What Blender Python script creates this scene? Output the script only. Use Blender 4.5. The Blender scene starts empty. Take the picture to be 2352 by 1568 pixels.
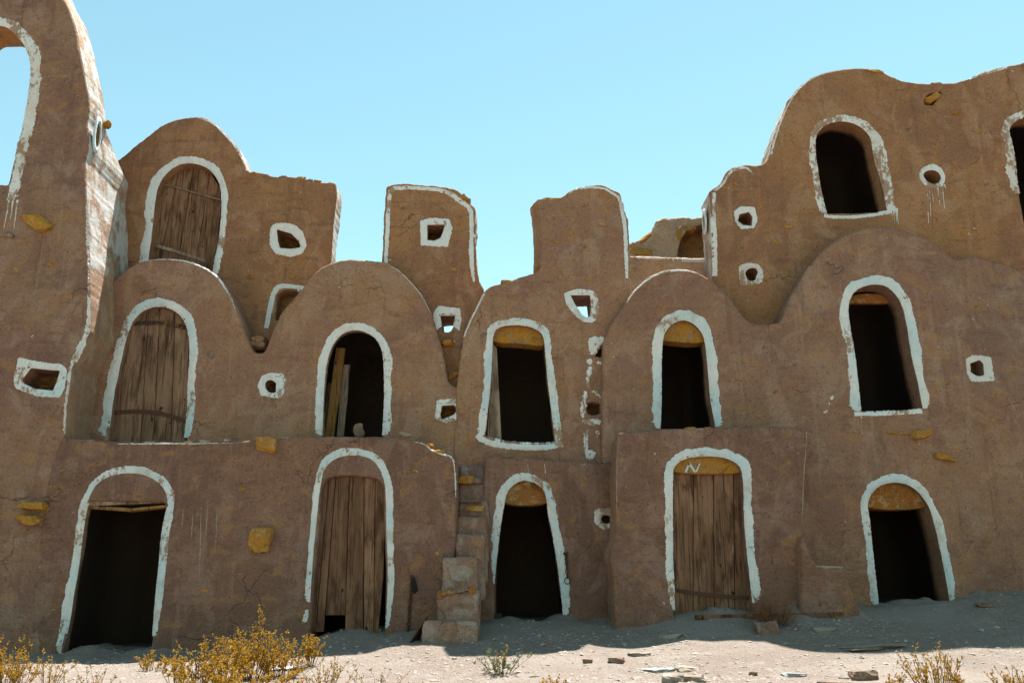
import bpy, bmesh, math, random
import numpy as np
from mathutils import Vector, noise, Matrix
from mathutils.geometry import delaunay_2d_cdt
random.seed(7)
rng = np.random.default_rng(7)
R = math.radians
scene = bpy.context.scene
C = scene.collection

# ------------------------------------------------------------------ camera
CAM_Z, PITCH, FPX = 1.5, R(15.0), 2100.0      # pixels measured on a 2352 x 1568 copy
cam_data = bpy.data.cameras.new('camera')
cam_data.sensor_width = 36.0
cam_data.lens = 36.0 * FPX / 2352.0
cam_data.clip_start = 0.05
cam_data.clip_end = 5000
cam = bpy.data.objects.new('camera', cam_data)
C.objects.link(cam)
cam.location = (0, 0, CAM_Z)
cam.rotation_euler = (R(90) + PITCH, 0, 0)
scene.camera = cam

# ------------------------------------------------------------------ sky, sun, exposure
LIGHT = Vector((-0.17, -0.323, -1.0)).normalized()      # the way sunlight travels
SUN_EL = math.asin(-LIGHT.z)
SUN_AZ = math.atan2(-LIGHT.x, -LIGHT.y)
world = bpy.data.worlds.new('World')
scene.world = world
world.use_nodes = True
wn, wl = world.node_tree.nodes, world.node_tree.links
wn.clear()
sky = wn.new('ShaderNodeTexSky')
sky.sky_type = 'NISHITA'
sky.sun_disc = False
sky.sun_elevation = SUN_EL
sky.sun_rotation = SUN_AZ
sky.altitude = 300
sky.air_density = 1.4
sky.dust_density = 0.2
sky.ozone_density = 0.0
bg = wn.new('ShaderNodeBackground')
bg.inputs['Strength'].default_value = 0.072
wo = wn.new('ShaderNodeOutputWorld')
tint = wn.new('ShaderNodeMix'); tint.data_type = 'RGBA'; tint.blend_type = 'MULTIPLY'     # the film stock's white balance
tint.inputs[0].default_value = 1.0
tint.inputs[7].default_value = (0.89, 1.10, 0.89, 1.0)
wl.new(sky.outputs[0], tint.inputs[6])
wl.new(tint.outputs[2], bg.inputs['Color'])
wl.new(bg.outputs[0], wo.inputs[0])
sun_data = bpy.data.lights.new('sun', 'SUN')
sun_data.energy = 5.0
sun_data.angle = R(0.55)
sun_data.color = (1.0, 0.99, 0.975)
sun = bpy.data.objects.new('sun', sun_data)
C.objects.link(sun)
sun.rotation_euler = LIGHT.to_track_quat('-Z', 'Y').to_euler()
sun.location = (4, 20, 30)
scene.view_settings.view_transform = 'Standard'
scene.view_settings.look = 'None'
scene.view_settings.exposure = 1.47
scene.view_settings.gamma = 1.0
scene.view_settings.use_curve_mapping = False

# ------------------------------------------------------------------ measuring helpers
CP, SP = math.cos(PITCH), math.sin(PITCH)
def ray(x, y):
    dx, dy = (x - 1176.0) / FPX, (784.0 - y) / FPX
    return Vector((dx, CP - dy * SP, SP + dy * CP))
def at(x, y, d):
    r = ray(x, y); k = d / r.y
    return Vector((r.x * k, d, CAM_Z + r.z * k))
def px2(pts, d):
    out = []
    for x, y in pts:
        p = at(x, y, d); out.append((p.x, p.z))
    return np.array(out)

ZB = np.array([(-40, .5), (-7, .56), (-4.6, .6), (-2.9, .80), (-2.2, .87), (-1, .93), (.2, 1.0), (1.5, 1.0), (2.3, 1.13), (3, 1.22), (6, 1.22), (7.5, 1.4), (40, 1.6)])
ZF = np.array([(-40, .4), (-7, .47), (0, .5), (6, .60), (40, .8)])
def gz(x, y, detail=True):
    zb = np.interp(x, ZB[:, 0], ZB[:, 1]); zf = np.interp(x, ZF[:, 0], ZF[:, 1])
    if y < 11: z = zf * max(y, -60) / 11.0
    elif y < 14: z = zf + (zb - zf) * ((y - 11) / 3.0) ** 1.15
    else: z = zb
    if detail and 12.9 < y < 14.6 and -8 < x < 9:      # dust and fallen plaster heaped along the wall foot
        yb = 13.7 if x < -.9 else 14.3 if x < 1.5 else 13.55 if x < 5.0 else 14.4
        u = max(0.0, yb - y)
        z += max(0.0, .45 + .9 * noise.noise((x * 1.9, 3, 3)) + .5 * noise.noise((x * 6, y * 3, 9))) * .10 * math.exp(-u / .16)
    if detail:
        k = 1.0 if -12 < x < 12 and 6 < y < 18 else 0.3
        z += k * (0.035 * noise.noise((x * .9, y * .9, 3)) + 0.016 * noise.noise((x * 3.1, y * 3.1, 7)) + 0.006 * noise.noise((x * 9, y * 9, 1)))
    return z
def ground_px(x, y):
    r = ray(x, y)
    k = 6.0
    while k < 16:
        if CAM_Z + r.z * k / r.y <= gz(r.x * k / r.y, k): break
        k += 0.01
    return Vector((r.x * k / r.y, k, gz(r.x * k / r.y, k)))

# ------------------------------------------------------------------ object helpers
def tag(o, label=None, cat=None, group=None, kind=None):
    if label: o['label'] = label
    if cat:
        o['category'] = cat
        if not kind: o['kind'] = 'thing'
    if group: o['group'] = group
    if kind: o['kind'] = kind
    return o
def empty(name, loc, label, cat, group=None):
    o = bpy.data.objects.new(name, None)
    o.empty_display_size = 0.2
    C.objects.link(o)
    o.location = loc
    return tag(o, label, cat, group)
def link(name, me, mats, parent=None, smooth=True):
    o = bpy.data.objects.new(name, me)
    C.objects.link(o)
    if not isinstance(mats, (list, tuple)): mats = [mats]
    if len(me.materials) == 0:
        for m in mats: me.materials.append(m)
    if smooth and len(me.polygons): me.polygons.foreach_set('use_smooth', [True] * len(me.polygons))
    if parent is not None:
        o.parent = parent
        o.matrix_parent_inverse = Matrix.Translation(-parent.location)
    return o
def mesh(name, verts, faces):
    me = bpy.data.meshes.new(name)
    me.from_pydata([tuple(v) for v in verts], [], faces)
    me.update()
    return me

# ------------------------------------------------------------------ materials
class NT:
    def __init__(s, name):
        s.m = bpy.data.materials.new(name); s.m.use_nodes = True
        s.n, s.l = s.m.node_tree.nodes, s.m.node_tree.links
        s.n.clear()
        s.out = s.n.new('ShaderNodeOutputMaterial')
        s.b = s.n.new('ShaderNodeBsdfPrincipled')
        s.b.inputs['Specular IOR Level'].default_value = 0.15
        s.l.new(s.b.outputs[0], s.out.inputs[0])
        s.pos = s.n.new('ShaderNodeNewGeometry').outputs['Position']
    def put(s, sock, v):
        if isinstance(v, bpy.types.NodeSocket): s.l.new(v, sock)
        elif isinstance(v, (tuple, list)): sock.default_value = tuple(v) + (1.0,) if len(v) == 3 and len(sock.default_value) == 4 else tuple(v)
        else: sock.default_value = v
    def map(s, scale=(1, 1, 1), loc=(0, 0, 0), rot=(0, 0, 0), vec=None):
        n = s.n.new('ShaderNodeMapping')
        s.put(n.inputs['Vector'], vec if vec is not None else s.pos)
        n.inputs['Scale'].default_value = scale
        n.inputs['Rotation'].default_value = rot
        s.put(n.inputs['Location'], loc)
        return n.outputs[0]
    def noise(s, scale, detail=4, rough=.55, vec=None, dist=0.0):
        n = s.n.new('ShaderNodeTexNoise')
        s.put(n.inputs['Vector'], vec if vec is not None else s.pos)
        n.inputs['Scale'].default_value = scale
        n.inputs['Detail'].default_value = detail
        n.inputs['Roughness'].default_value = rough
        n.inputs['Distortion'].default_value = dist
        return n.outputs['Fac']
    def ramp(s, f, a, b, lo=0.0, hi=1.0):
        n = s.n.new('ShaderNodeMapRange')
        n.interpolation_type = 'SMOOTHSTEP'
        s.put(n.inputs['Value'], f)
        n.inputs['From Min'].default_value = a; n.inputs['From Max'].default_value = b
        n.inputs['To Min'].default_value = lo; n.inputs['To Max'].default_value = hi
        return n.outputs[0]
    def mix(s, f, a, b, blend='MIX'):
        n = s.n.new('ShaderNodeMix'); n.data_type = 'RGBA'; n.blend_type = blend
        s.put(n.inputs[0], f); s.put(n.inputs[6], a); s.put(n.inputs[7], b)
        return n.outputs[2]
    def math(s, op, a, b=0.0):
        n = s.n.new('ShaderNodeMath'); n.operation = op
        s.put(n.inputs[0], a); s.put(n.inputs[1], b)
        return n.outputs[0]
    def voro(s, scale, vec=None, feature='DISTANCE_TO_EDGE'):
        n = s.n.new('ShaderNodeTexVoronoi'); n.feature = feature
        s.put(n.inputs['Vector'], vec if vec is not None else s.pos)
        n.inputs['Scale'].default_value = scale
        return n.outputs[0]
    def warp(s, amt, scale):
        n = s.n.new('ShaderNodeTexNoise'); n.inputs['Scale'].default_value = scale; n.inputs['Detail'].default_value = 4
        s.l.new(s.pos, n.inputs['Vector'])
        v = s.n.new('ShaderNodeVectorMath'); v.operation = 'SCALE'; s.l.new(n.outputs['Color'], v.inputs[0]); v.inputs['Scale'].default_value = amt
        a = s.n.new('ShaderNodeVectorMath'); a.operation = 'ADD'; s.l.new(s.pos, a.inputs[0]); s.l.new(v.outputs[0], a.inputs[1])
        return a.outputs[0]
    def bump(s, h, dist, strength=1.0):
        n = s.n.new('ShaderNodeBump')
        n.inputs['Strength'].default_value = strength
        n.inputs['Distance'].default_value = dist
        s.put(n.inputs['Height'], h)
        s.l.new(n.outputs[0], s.b.inputs['Normal'])
    def done(s, col, rough=0.9):
        s.put(s.b.inputs['Base Color'], col); s.put(s.b.inputs['Roughness'], rough)
        return s.m

def scaled(c, k): return tuple(x * k for x in c)
def plaster_color(t, A, B, L, off=0.0):
    v = t.map(loc=(off, off * .7, off * .3))
    c = t.mix(t.ramp(t.noise(.6, 3, .62, v), .40, .60), A, B)
    c = t.mix(t.ramp(t.noise(1.5, 5, .70, v, .6), .50, .64, 0, .7), c, L)
    # trowelled repairs with an edge of their own
    rp = t.noise(1.1, 6, .58, t.map(loc=(off + 9, 4, 2)), .8)
    c = t.mix(t.ramp(rp, .55, .585, 0, .42), c, scaled(B, .78))
    rp2 = t.noise(.9, 6, .6, t.map(scale=(1.5, 1.5, .8), loc=(off + 19, 4, 2)), .8)
    c = t.mix(t.ramp(rp2, .56, .60, 0, .42), c, scaled(L, 1.08))
    # rain runs
    st = t.noise(1.0, 3, .6, t.map(scale=(5.5, 5.5, .45), loc=(off, 0, 0)))
    c = t.mix(t.ramp(st, .55, .72, 0, .5), c, scaled(B, .70))
    st2 = t.noise(1.0, 3, .6, t.map(scale=(9, 9, .5), loc=(off + 31, 0, 0)))
    c = t.mix(t.ramp(st2, .58, .74, 0, .55), c, L)
    hs = t.noise(1.0, 5, .65, t.map(scale=(1.6, 1.6, 8.5), loc=(off + 5, 2, 0)), .4)
    c = t.mix(t.ramp(hs, .54, .70, 0, .5), c, scaled(B, .66))
    # clay shows where the skin is thin
    oc = t.noise(2.2, 5, .66, t.map(scale=(1, 1, 1.5), loc=(off + 50, 3, 1)), .8)
    c = t.mix(t.ramp(oc, .53, .68, 0, .55), c, (.34, .175, .070))
    chip = t.noise(5.2, 4, .55, t.map(scale=(1, 1, 1.8), loc=(off + 70, 8, 1)), .5)
    c = t.mix(t.ramp(chip, .70, .715, 0, .95), c, (.42, .20, .05))
    ws = t.noise(10.0, 3, .6, t.map(loc=(off + 90, 8, 1)))
    c = t.mix(t.ramp(ws, .725, .745, 0, .8), c, (.58, .52, .45))
    pit = t.noise(27, 2, .6, v)
    c = t.mix(t.ramp(pit, .63, .70, 0, .6), c, scaled(A, .42))
    g = t.noise(34, 4, .78, v)
    c = t.mix(1.0, c, t.mix(t.ramp(g, .3, .7), (.80, .79, .78), (1.17, 1.18, 1.19)), 'MULTIPLY')
    # hairline cracks, only in places
    e = t.voro(.75, t.warp(.9, 1.7))
    msk = t.ramp(t.noise(.8, 2, .5, t.map(loc=(off + 13, 2, 5))), .58, .64)
    cr = t.math('MULTIPLY', t.ramp(e, .001, .006, 1, 0), msk)
    c = t.mix(t.math('MULTIPLY', cr, .7), c, scaled(A, .3))
    h = t.math('ADD', t.noise(4.5, 6, .70, v), t.math('MULTIPLY', g, .16))
    h = t.math('SUBTRACT', h, t.math('MULTIPLY', hs, .25))
    h = t.math('SUBTRACT', h, t.math('MULTIPLY', cr, .2))
    h = t.math('SUBTRACT', h, t.math('MULTIPLY', t.ramp(chip, .70, .715), .14))
    h = t.math('ADD', h, t.math('MULTIPLY', t.ramp(rp, .555, .575), .05))
    h = t.math('SUBTRACT', h, t.math('MULTIPLY', t.ramp(pit, .63, .70), .12))
    return c, h
TAN = (.335, .208, .120); PUR = (.28, .170, .112); LGT = (.39, .28, .19)
def make_plaster(name, A=TAN, B=PUR, L=LGT, off=0.0):
    t = NT(name)
    c, h = plaster_color(t, A, B, L, off)
    t.bump(h, .06, 1.0)
    return t.done(c, .95)
M = {}
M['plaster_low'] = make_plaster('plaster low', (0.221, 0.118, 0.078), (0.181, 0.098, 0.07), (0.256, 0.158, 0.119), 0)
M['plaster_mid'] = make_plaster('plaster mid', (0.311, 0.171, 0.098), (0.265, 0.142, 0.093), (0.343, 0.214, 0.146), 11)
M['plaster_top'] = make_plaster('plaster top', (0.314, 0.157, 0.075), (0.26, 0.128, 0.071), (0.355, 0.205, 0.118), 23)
M['plaster_tower'] = make_plaster('plaster tower', (0.264, 0.148, 0.092), (0.213, 0.113, 0.084), (0.307, 0.201, 0.143), 47)
M['plaster_right'] = make_plaster('plaster right wing', (0.282, 0.156, 0.096), (0.239, 0.129, 0.09), (0.32, 0.204, 0.143), 83)
M['plaster_step'] = make_plaster('plaster steps', (0.266, 0.155, 0.107), (0.222, 0.128, 0.093), (0.37, 0.282, 0.235), 61)
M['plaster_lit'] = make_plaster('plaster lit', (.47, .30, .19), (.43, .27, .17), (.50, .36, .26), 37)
def make_limewash(name='limewash over plaster', zlo=None):
    t = NT(name)
    c, h = plaster_color(t, TAN, PUR, LGT, 5)
    f = t.noise(1.0, 7, .72, t.map(scale=(3.2, 3.2, 2.0), loc=(3, 1, 0)), .3)
    k = t.ramp(f, .42, .56, .0, .95)
    if zlo is not None:
        sp = t.n.new('ShaderNodeSeparateXYZ'); t.l.new(t.pos, sp.inputs[0])
        lim = t.math('ADD', sp.outputs[2], t.math('MULTIPLY', t.noise(2.5, 4, .6), 1.6))
        k = t.math('MULTIPLY', k, t.ramp(lim, zlo + .6, zlo + .95))
    w = t.mix(t.noise(6, 6, .7), (.36, .34, .305), (.54, .525, .49))
    t.bump(t.math('ADD', h, t.math('MULTIPLY', k, .1)), .035, .9)
    return t.done(t.mix(k, c, w), .92)
M['limewash'] = make_limewash()
M['limewash_tower'] = make_limewash('limewash on the tower side', 6.55)
def make_paint(name, wear, tint):
    t = NT(name)
    w = t.mix(t.ramp(t.noise(1.1, 3, .6), .42, .62), (.70, .69, .66), tint)
    br = t.noise(1, 5, .75, t.map(scale=(30, 30, 6)))
    w = t.mix(t.ramp(br, .48, .70, 0, .5), w, (.50, .46, .42))
    w = t.mix(t.ramp(t.noise(6, 5, .72, t.map(loc=(5, 1, 2))), .52, .70, 0, .45), w, (.52, .47, .41))
    f = t.noise(13, 6, .76, t.map(scale=(1, 1, .7)))
    f2 = t.noise(1.7, 3, .5, t.map(loc=(7, 7, 7)))
    s = t.math('ADD', f, t.math('MULTIPLY', f2, .9))
    c = t.mix(t.ramp(s, wear + .2, wear + .25, 0, .92), w, (.30, .185, .115))
    c = t.mix(t.ramp(t.noise(2.2, 4, .65, t.map(loc=(3, 9, 4))), .54, .72, 0, .55), c, (.38, .29, .22))
    c = t.mix(t.ramp(t.noise(40, 3, .6), .63, .70, 0, .6), c, (.30, .22, .16))
    t.bump(t.math('ADD', t.noise(9, 6, .72), t.math('MULTIPLY', t.noise(50, 2, .6), .3)), .045, .9)
    return t.done(c, .85)
M['paint'] = make_paint('white limewash paint', .865, (.66, .69, .69))
M['paint_blue'] = make_paint('pale blue limewash paint', .875, (.53, .63, .65))
M['rim_light'] = make_paint('painted sunlight on rims', .84, (.72, .68, .62))  # pale colour that paints sunlight onto vault rims and ledge edges
M['paint_worn'] = make_paint('worn limewash paint', .775, (.62, .58, .52))
def make_wood(name, a, b, dark, zs=1.0):
    t = NT(name)
    oi = t.n.new('ShaderNodeObjectInfo')
    sc = t.n.new('ShaderNodeVectorMath'); sc.operation = 'SCALE'
    cb = t.n.new('ShaderNodeCombineXYZ')
    for k in range(3): t.l.new(oi.outputs['Random'], cb.inputs[k])
    t.l.new(cb.outputs[0], sc.inputs[0]); sc.inputs['Scale'].default_value = 37.0
    o = sc.outputs[0]
    g = t.noise(1, 5, .7, t.map(scale=(24, 24, 1.1), loc=o), .8)
    c = t.mix(t.ramp(g, .34, .64), a, b)
    c = t.mix(t.ramp(t.noise(1.0, 4, .65, t.map(scale=(4, 4, 1.1), loc=o)), .44, .62, 0, .75), c, scaled(b, 1.45))       # bleached by the sun
    c = t.mix(t.ramp(t.noise(1.0, 4, .65, t.map(scale=(5, 5, 1.4), loc=(4, 4, 4))), .50, .64, 0, .75), c, dark)       # water stains
    c = t.mix(t.math('MULTIPLY', oi.outputs['Random'], .5), c, scaled(a, .62))
    ck = t.noise(1, 3, .6, t.map(scale=(55, 55, 1.2), loc=o), .4)
    c = t.mix(t.ramp(ck, .61, .69, 0, .75), c, scaled(dark, .5))
    kn = t.noise(8, 2, .5, t.map(scale=(1, 1, .6), loc=o))
    c = t.mix(t.ramp(kn, .70, .735, 0, .9), c, (.012, .008, .005))
    h = t.math('SUBTRACT', g, t.math('MULTIPLY', t.ramp(ck, .58, .66), .9))
    t.bump(h, .02, 1.0)
    return t.done(c, .85)
M['wood'] = make_wood('weathered door wood', (.125, .060, .031), (.215, .118, .070), (.050, .022, .012))
M['wood_mid'] = make_wood('faded door wood', (.165, .088, .052), (.225, .135, .085), (.075, .038, .022))
M['wood_grey'] = make_wood('grey weathered wood', (.24, .165, .115), (.32, .245, .18), (.10, .06, .04))
M['wood_ochre'] = make_wood('ochre wood', (.24, .115, .03), (.27, .15, .055), (.10, .045, .015))
def make_ochre(name, a, b, spots, dirt=.5):
    t = NT(name)
    c = t.mix(t.ramp(t.noise(2.6, 5, .65), .38, .62), a, b)
    c = t.mix(t.ramp(t.noise(5.5, 6, .7, t.map(loc=(3, 3, 3)), .6), .52, .62, 0, .75), c, spots)
    c = t.mix(t.ramp(t.noise(4.2, 5, .7, t.map(loc=(8, 1, 3)), .8), .52, .64, 0, dirt), c, scaled(b, .42))
    c = t.mix(t.ramp(t.noise(22, 4, .7), .56, .66, 0, .6), c, scaled(a, .38))
    c = t.mix(t.ramp(t.noise(30, 3, .7, t.map(loc=(2, 2, 6))), .60, .68, 0, .5), c, (.52, .42, .28))
    t.bump(t.noise(9, 7, .74), .06, 1.0)
    return t.done(c, .88)
M['lintel'] = make_ochre('ochre lintel', (.45, .205, .024), (.36, .18, .045), (.35, .235, .13))
M['lintel_rust'] = make_ochre('rusty lintel', (.34, .115, .016), (.28, .13, .04), (.42, .29, .15), .7)
M['stone'] = make_ochre('ochre stone', (.46, .21, .028), (.38, .185, .045), (.47, .28, .10), .35)
M['stone_pale'] = make_ochre('pale stone', (.36, .29, .22), (.31, .24, .18), (.44, .38, .31), .25)
M['stone_blue'] = make_ochre('pale bluish stone', (.33, .35, .33), (.36, .35, .31), (.42, .41, .37), .2)
M['stone_red'] = make_ochre('reddish stone', (0.259, 0.166, 0.115), (0.209, 0.13, 0.09), (0.331, 0.259, 0.202))
M['rubble'] = make_ochre('dark ochre rubble', (.26, .12, .03), (.17, .085, .035), (.36, .19, .06))
def plain(name, col, rough=.9, metal=0.0):
    t = NT(name)
    c = t.mix(t.noise(14, 5, .65), scaled(col, .7), scaled(col, 1.3))
    t.b.inputs['Metallic'].default_value = metal
    t.bump(t.noise(20, 5, .6), .01, .6)
    return t.done(c, rough)
M['interior'] = plain('darkened room plaster', (.075, .052, .038), .97)  # dark colour puts the shade of the rooms into their plaster
M['iron'] = plain('rusty iron', (.085, .045, .030), .7, .3)
M['iron_rust'] = make_ochre('strap rust', (.075, .042, .03), (.06, .035, .025), (.30, .13, .02))
M['cloth'] = plain('black cloth', (.018, .017, .017), .95)
M['stem'] = plain('dry stem', (0.162, 0.093, 0.027), .85)
def make_leaf(name, a, b):
    t = NT(name)
    oi = t.n.new('ShaderNodeObjectInfo')
    c = t.mix(t.noise(23, 2, .5), a, b)
    tr = t.n.new('ShaderNodeBsdfTranslucent'); t.put(tr.inputs[0], c)
    mx = t.n.new('ShaderNodeMixShader'); mx.inputs[0].default_value = .35
    t.l.new(t.b.outputs[0], mx.inputs[1]); t.l.new(tr.outputs[0], mx.inputs[2]); t.l.new(mx.outputs[0], t.out.inputs[0])
    return t.done(c, .8)
M['gold'] = make_leaf('golden dry leaf', (.54, .295, .014), (.40, .20, .010))
M['rust_leaf'] = make_leaf('red brown dry leaf', (.36, .165, .075), (.27, .12, .06))
M['green_leaf'] = make_leaf('grey green leaf', (.12, .20, .10), (.16, .18, .07))
def make_ground():
    t = NT('dusty gravel ground')
    c = t.mix(t.ramp(t.noise(.7, 5, .65), .38, .62), (0.237, 0.179, 0.139), (0.283, 0.228, 0.182))
    c = t.mix(t.ramp(t.noise(4.5, 6, .7, None, .5), .5, .68, 0, .6), c, (0.329, 0.278, 0.234))
    c = t.mix(t.ramp(t.noise(13, 5, .7), .57, .68, 0, .6), c, (0.17, 0.115, 0.084))
    v = t.voro(34, None, 'F1')
    c = t.mix(t.ramp(v, .0, .42, .5, 0), c, (0.362, 0.315, 0.266))
    c = t.mix(t.ramp(t.noise(75, 4, .7), .56, .68, 0, .7), c, (0.113, 0.084, 0.065))
    c = t.mix(t.ramp(t.noise(60, 3, .6, t.map(loc=(4, 4, 4))), .62, .7, 0, .7), c, (0.418, 0.375, 0.327))
    h = t.math('ADD', t.noise(11, 8, .75), t.math('MULTIPLY', t.ramp(v, 0, .5, 1, 0), .35))
    h = t.math('ADD', h, t.math('MULTIPLY', t.noise(60, 4, .7), .35))
    t.bump(h, .04, 1.0)
    return t.done(c, .97)
M['ground'] = make_ground()
def make_gravel():
    t = NT('gravel stones')
    c = t.mix(t.ramp(t.noise(17, 3, .7), .32, .66), (0.227, 0.166, 0.128), (0.373, 0.325, 0.278))
    c = t.mix(t.ramp(t.noise(30, 5, .6), .5, .7, 0, .5), c, (0.141, 0.101, 0.078))
    t.bump(t.noise(40, 5, .7), .01, .8)
    return t.done(c, .95)
M['gravel'] = make_gravel()

# ------------------------------------------------------------------ 2-D outline tools (metres in the plane of a wall)
def chaikin(p, closed, n=2):
    p = np.asarray(p, float)
    for _ in range(n):
        if closed:
            q = np.roll(p, -1, 0)
            p = np.stack([.75 * p + .25 * q, .25 * p + .75 * q], 1).reshape(-1, 2)
        else:
            a, b = p[:-1], p[1:]
            m = np.stack([.75 * a + .25 * b, .25 * a + .75 * b], 1).reshape(-1, 2)
            p = np.vstack([p[:1], m[1:-1], p[-1:]])
    return p
def corners(p, closed, e=.09):
    """guard points near the ends of long straight runs, so that rounding stays local"""
    p = np.asarray(p, float); out = []
    n = len(p)
    for i in range(n if closed else n - 1):
        a, b = p[i], p[(i + 1) % n]; L = np.linalg.norm(b - a)
        out.append(a)
        if L > 3 * e: out += [a + (b - a) * e / L, b - (b - a) * e / L]
    if not closed: out.append(p[-1])
    return np.array(out)
def resample(p, ds, closed):
    q = np.vstack([p, p[:1]]) if closed else p
    L = np.r_[0, np.cumsum(np.linalg.norm(np.diff(q, axis=0), axis=1))]
    n = max(4, int(round(L[-1] / ds)))
    s = np.linspace(0, L[-1], n + 1)
    if closed: s = s[:-1]
    return np.stack([np.interp(s, L, q[:, 0]), np.interp(s, L, q[:, 1])], 1)
def normals(p, closed):
    if closed: t = np.roll(p, -1, 0) - np.roll(p, 1, 0)
    else: t = np.gradient(p, axis=0)
    t /= np.maximum(np.linalg.norm(t, axis=1, keepdims=True), 1e-9)
    return np.stack([-t[:, 1], t[:, 0]], 1)       # left of the walking direction
def area(p):
    q = np.roll(p, -1, 0)
    return .5 * np.sum(p[:, 0] * q[:, 1] - q[:, 0] * p[:, 1])
def inside(pts, poly):
    x, y = pts[:, 0], pts[:, 1]
    c = np.zeros(len(pts), bool)
    a, b = poly, np.roll(poly, -1, 0)
    for (x0, y0), (x1, y1) in zip(a, b):
        if y0 == y1: continue
        k = ((y0 > y) != (y1 > y)) & (x < (x1 - x0) * (y - y0) / (y1 - y0) + x0)
        c ^= k
    return c
def dist_loops(pts, loops):
    best = np.full(len(pts), 1e9)
    if not loops: return best
    A = np.vstack(loops); B = np.vstack([np.roll(l, -1, 0) for l in loops])
    D = B - A; L2 = np.maximum((D ** 2).sum(1), 1e-12)
    for i in range(0, len(pts), 2000):
        P = pts[i:i + 2000]
        t = (((P[:, None, :] - A[None]) * D[None]).sum(2) / L2[None]).clip(0, 1)
        q = A[None] + t[:, :, None] * D[None]
        best[i:i + 2000] = np.sqrt(((P[:, None, :] - q) ** 2).sum(2).min(1))
    return best
def nz(x, z, s, seed): return noise.noise((x * s, z * s, seed))
def rough_loop(p, amp, seed, closed=True):
    n = normals(p, closed)
    o = np.array([amp * (nz(x, z, 3.2, seed) + .55 * nz(x, z, 11, seed + 5) + .5 * nz(x, z, 27, seed + 7)) for x, z in p])
    return p + n * o[:, None]

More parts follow.
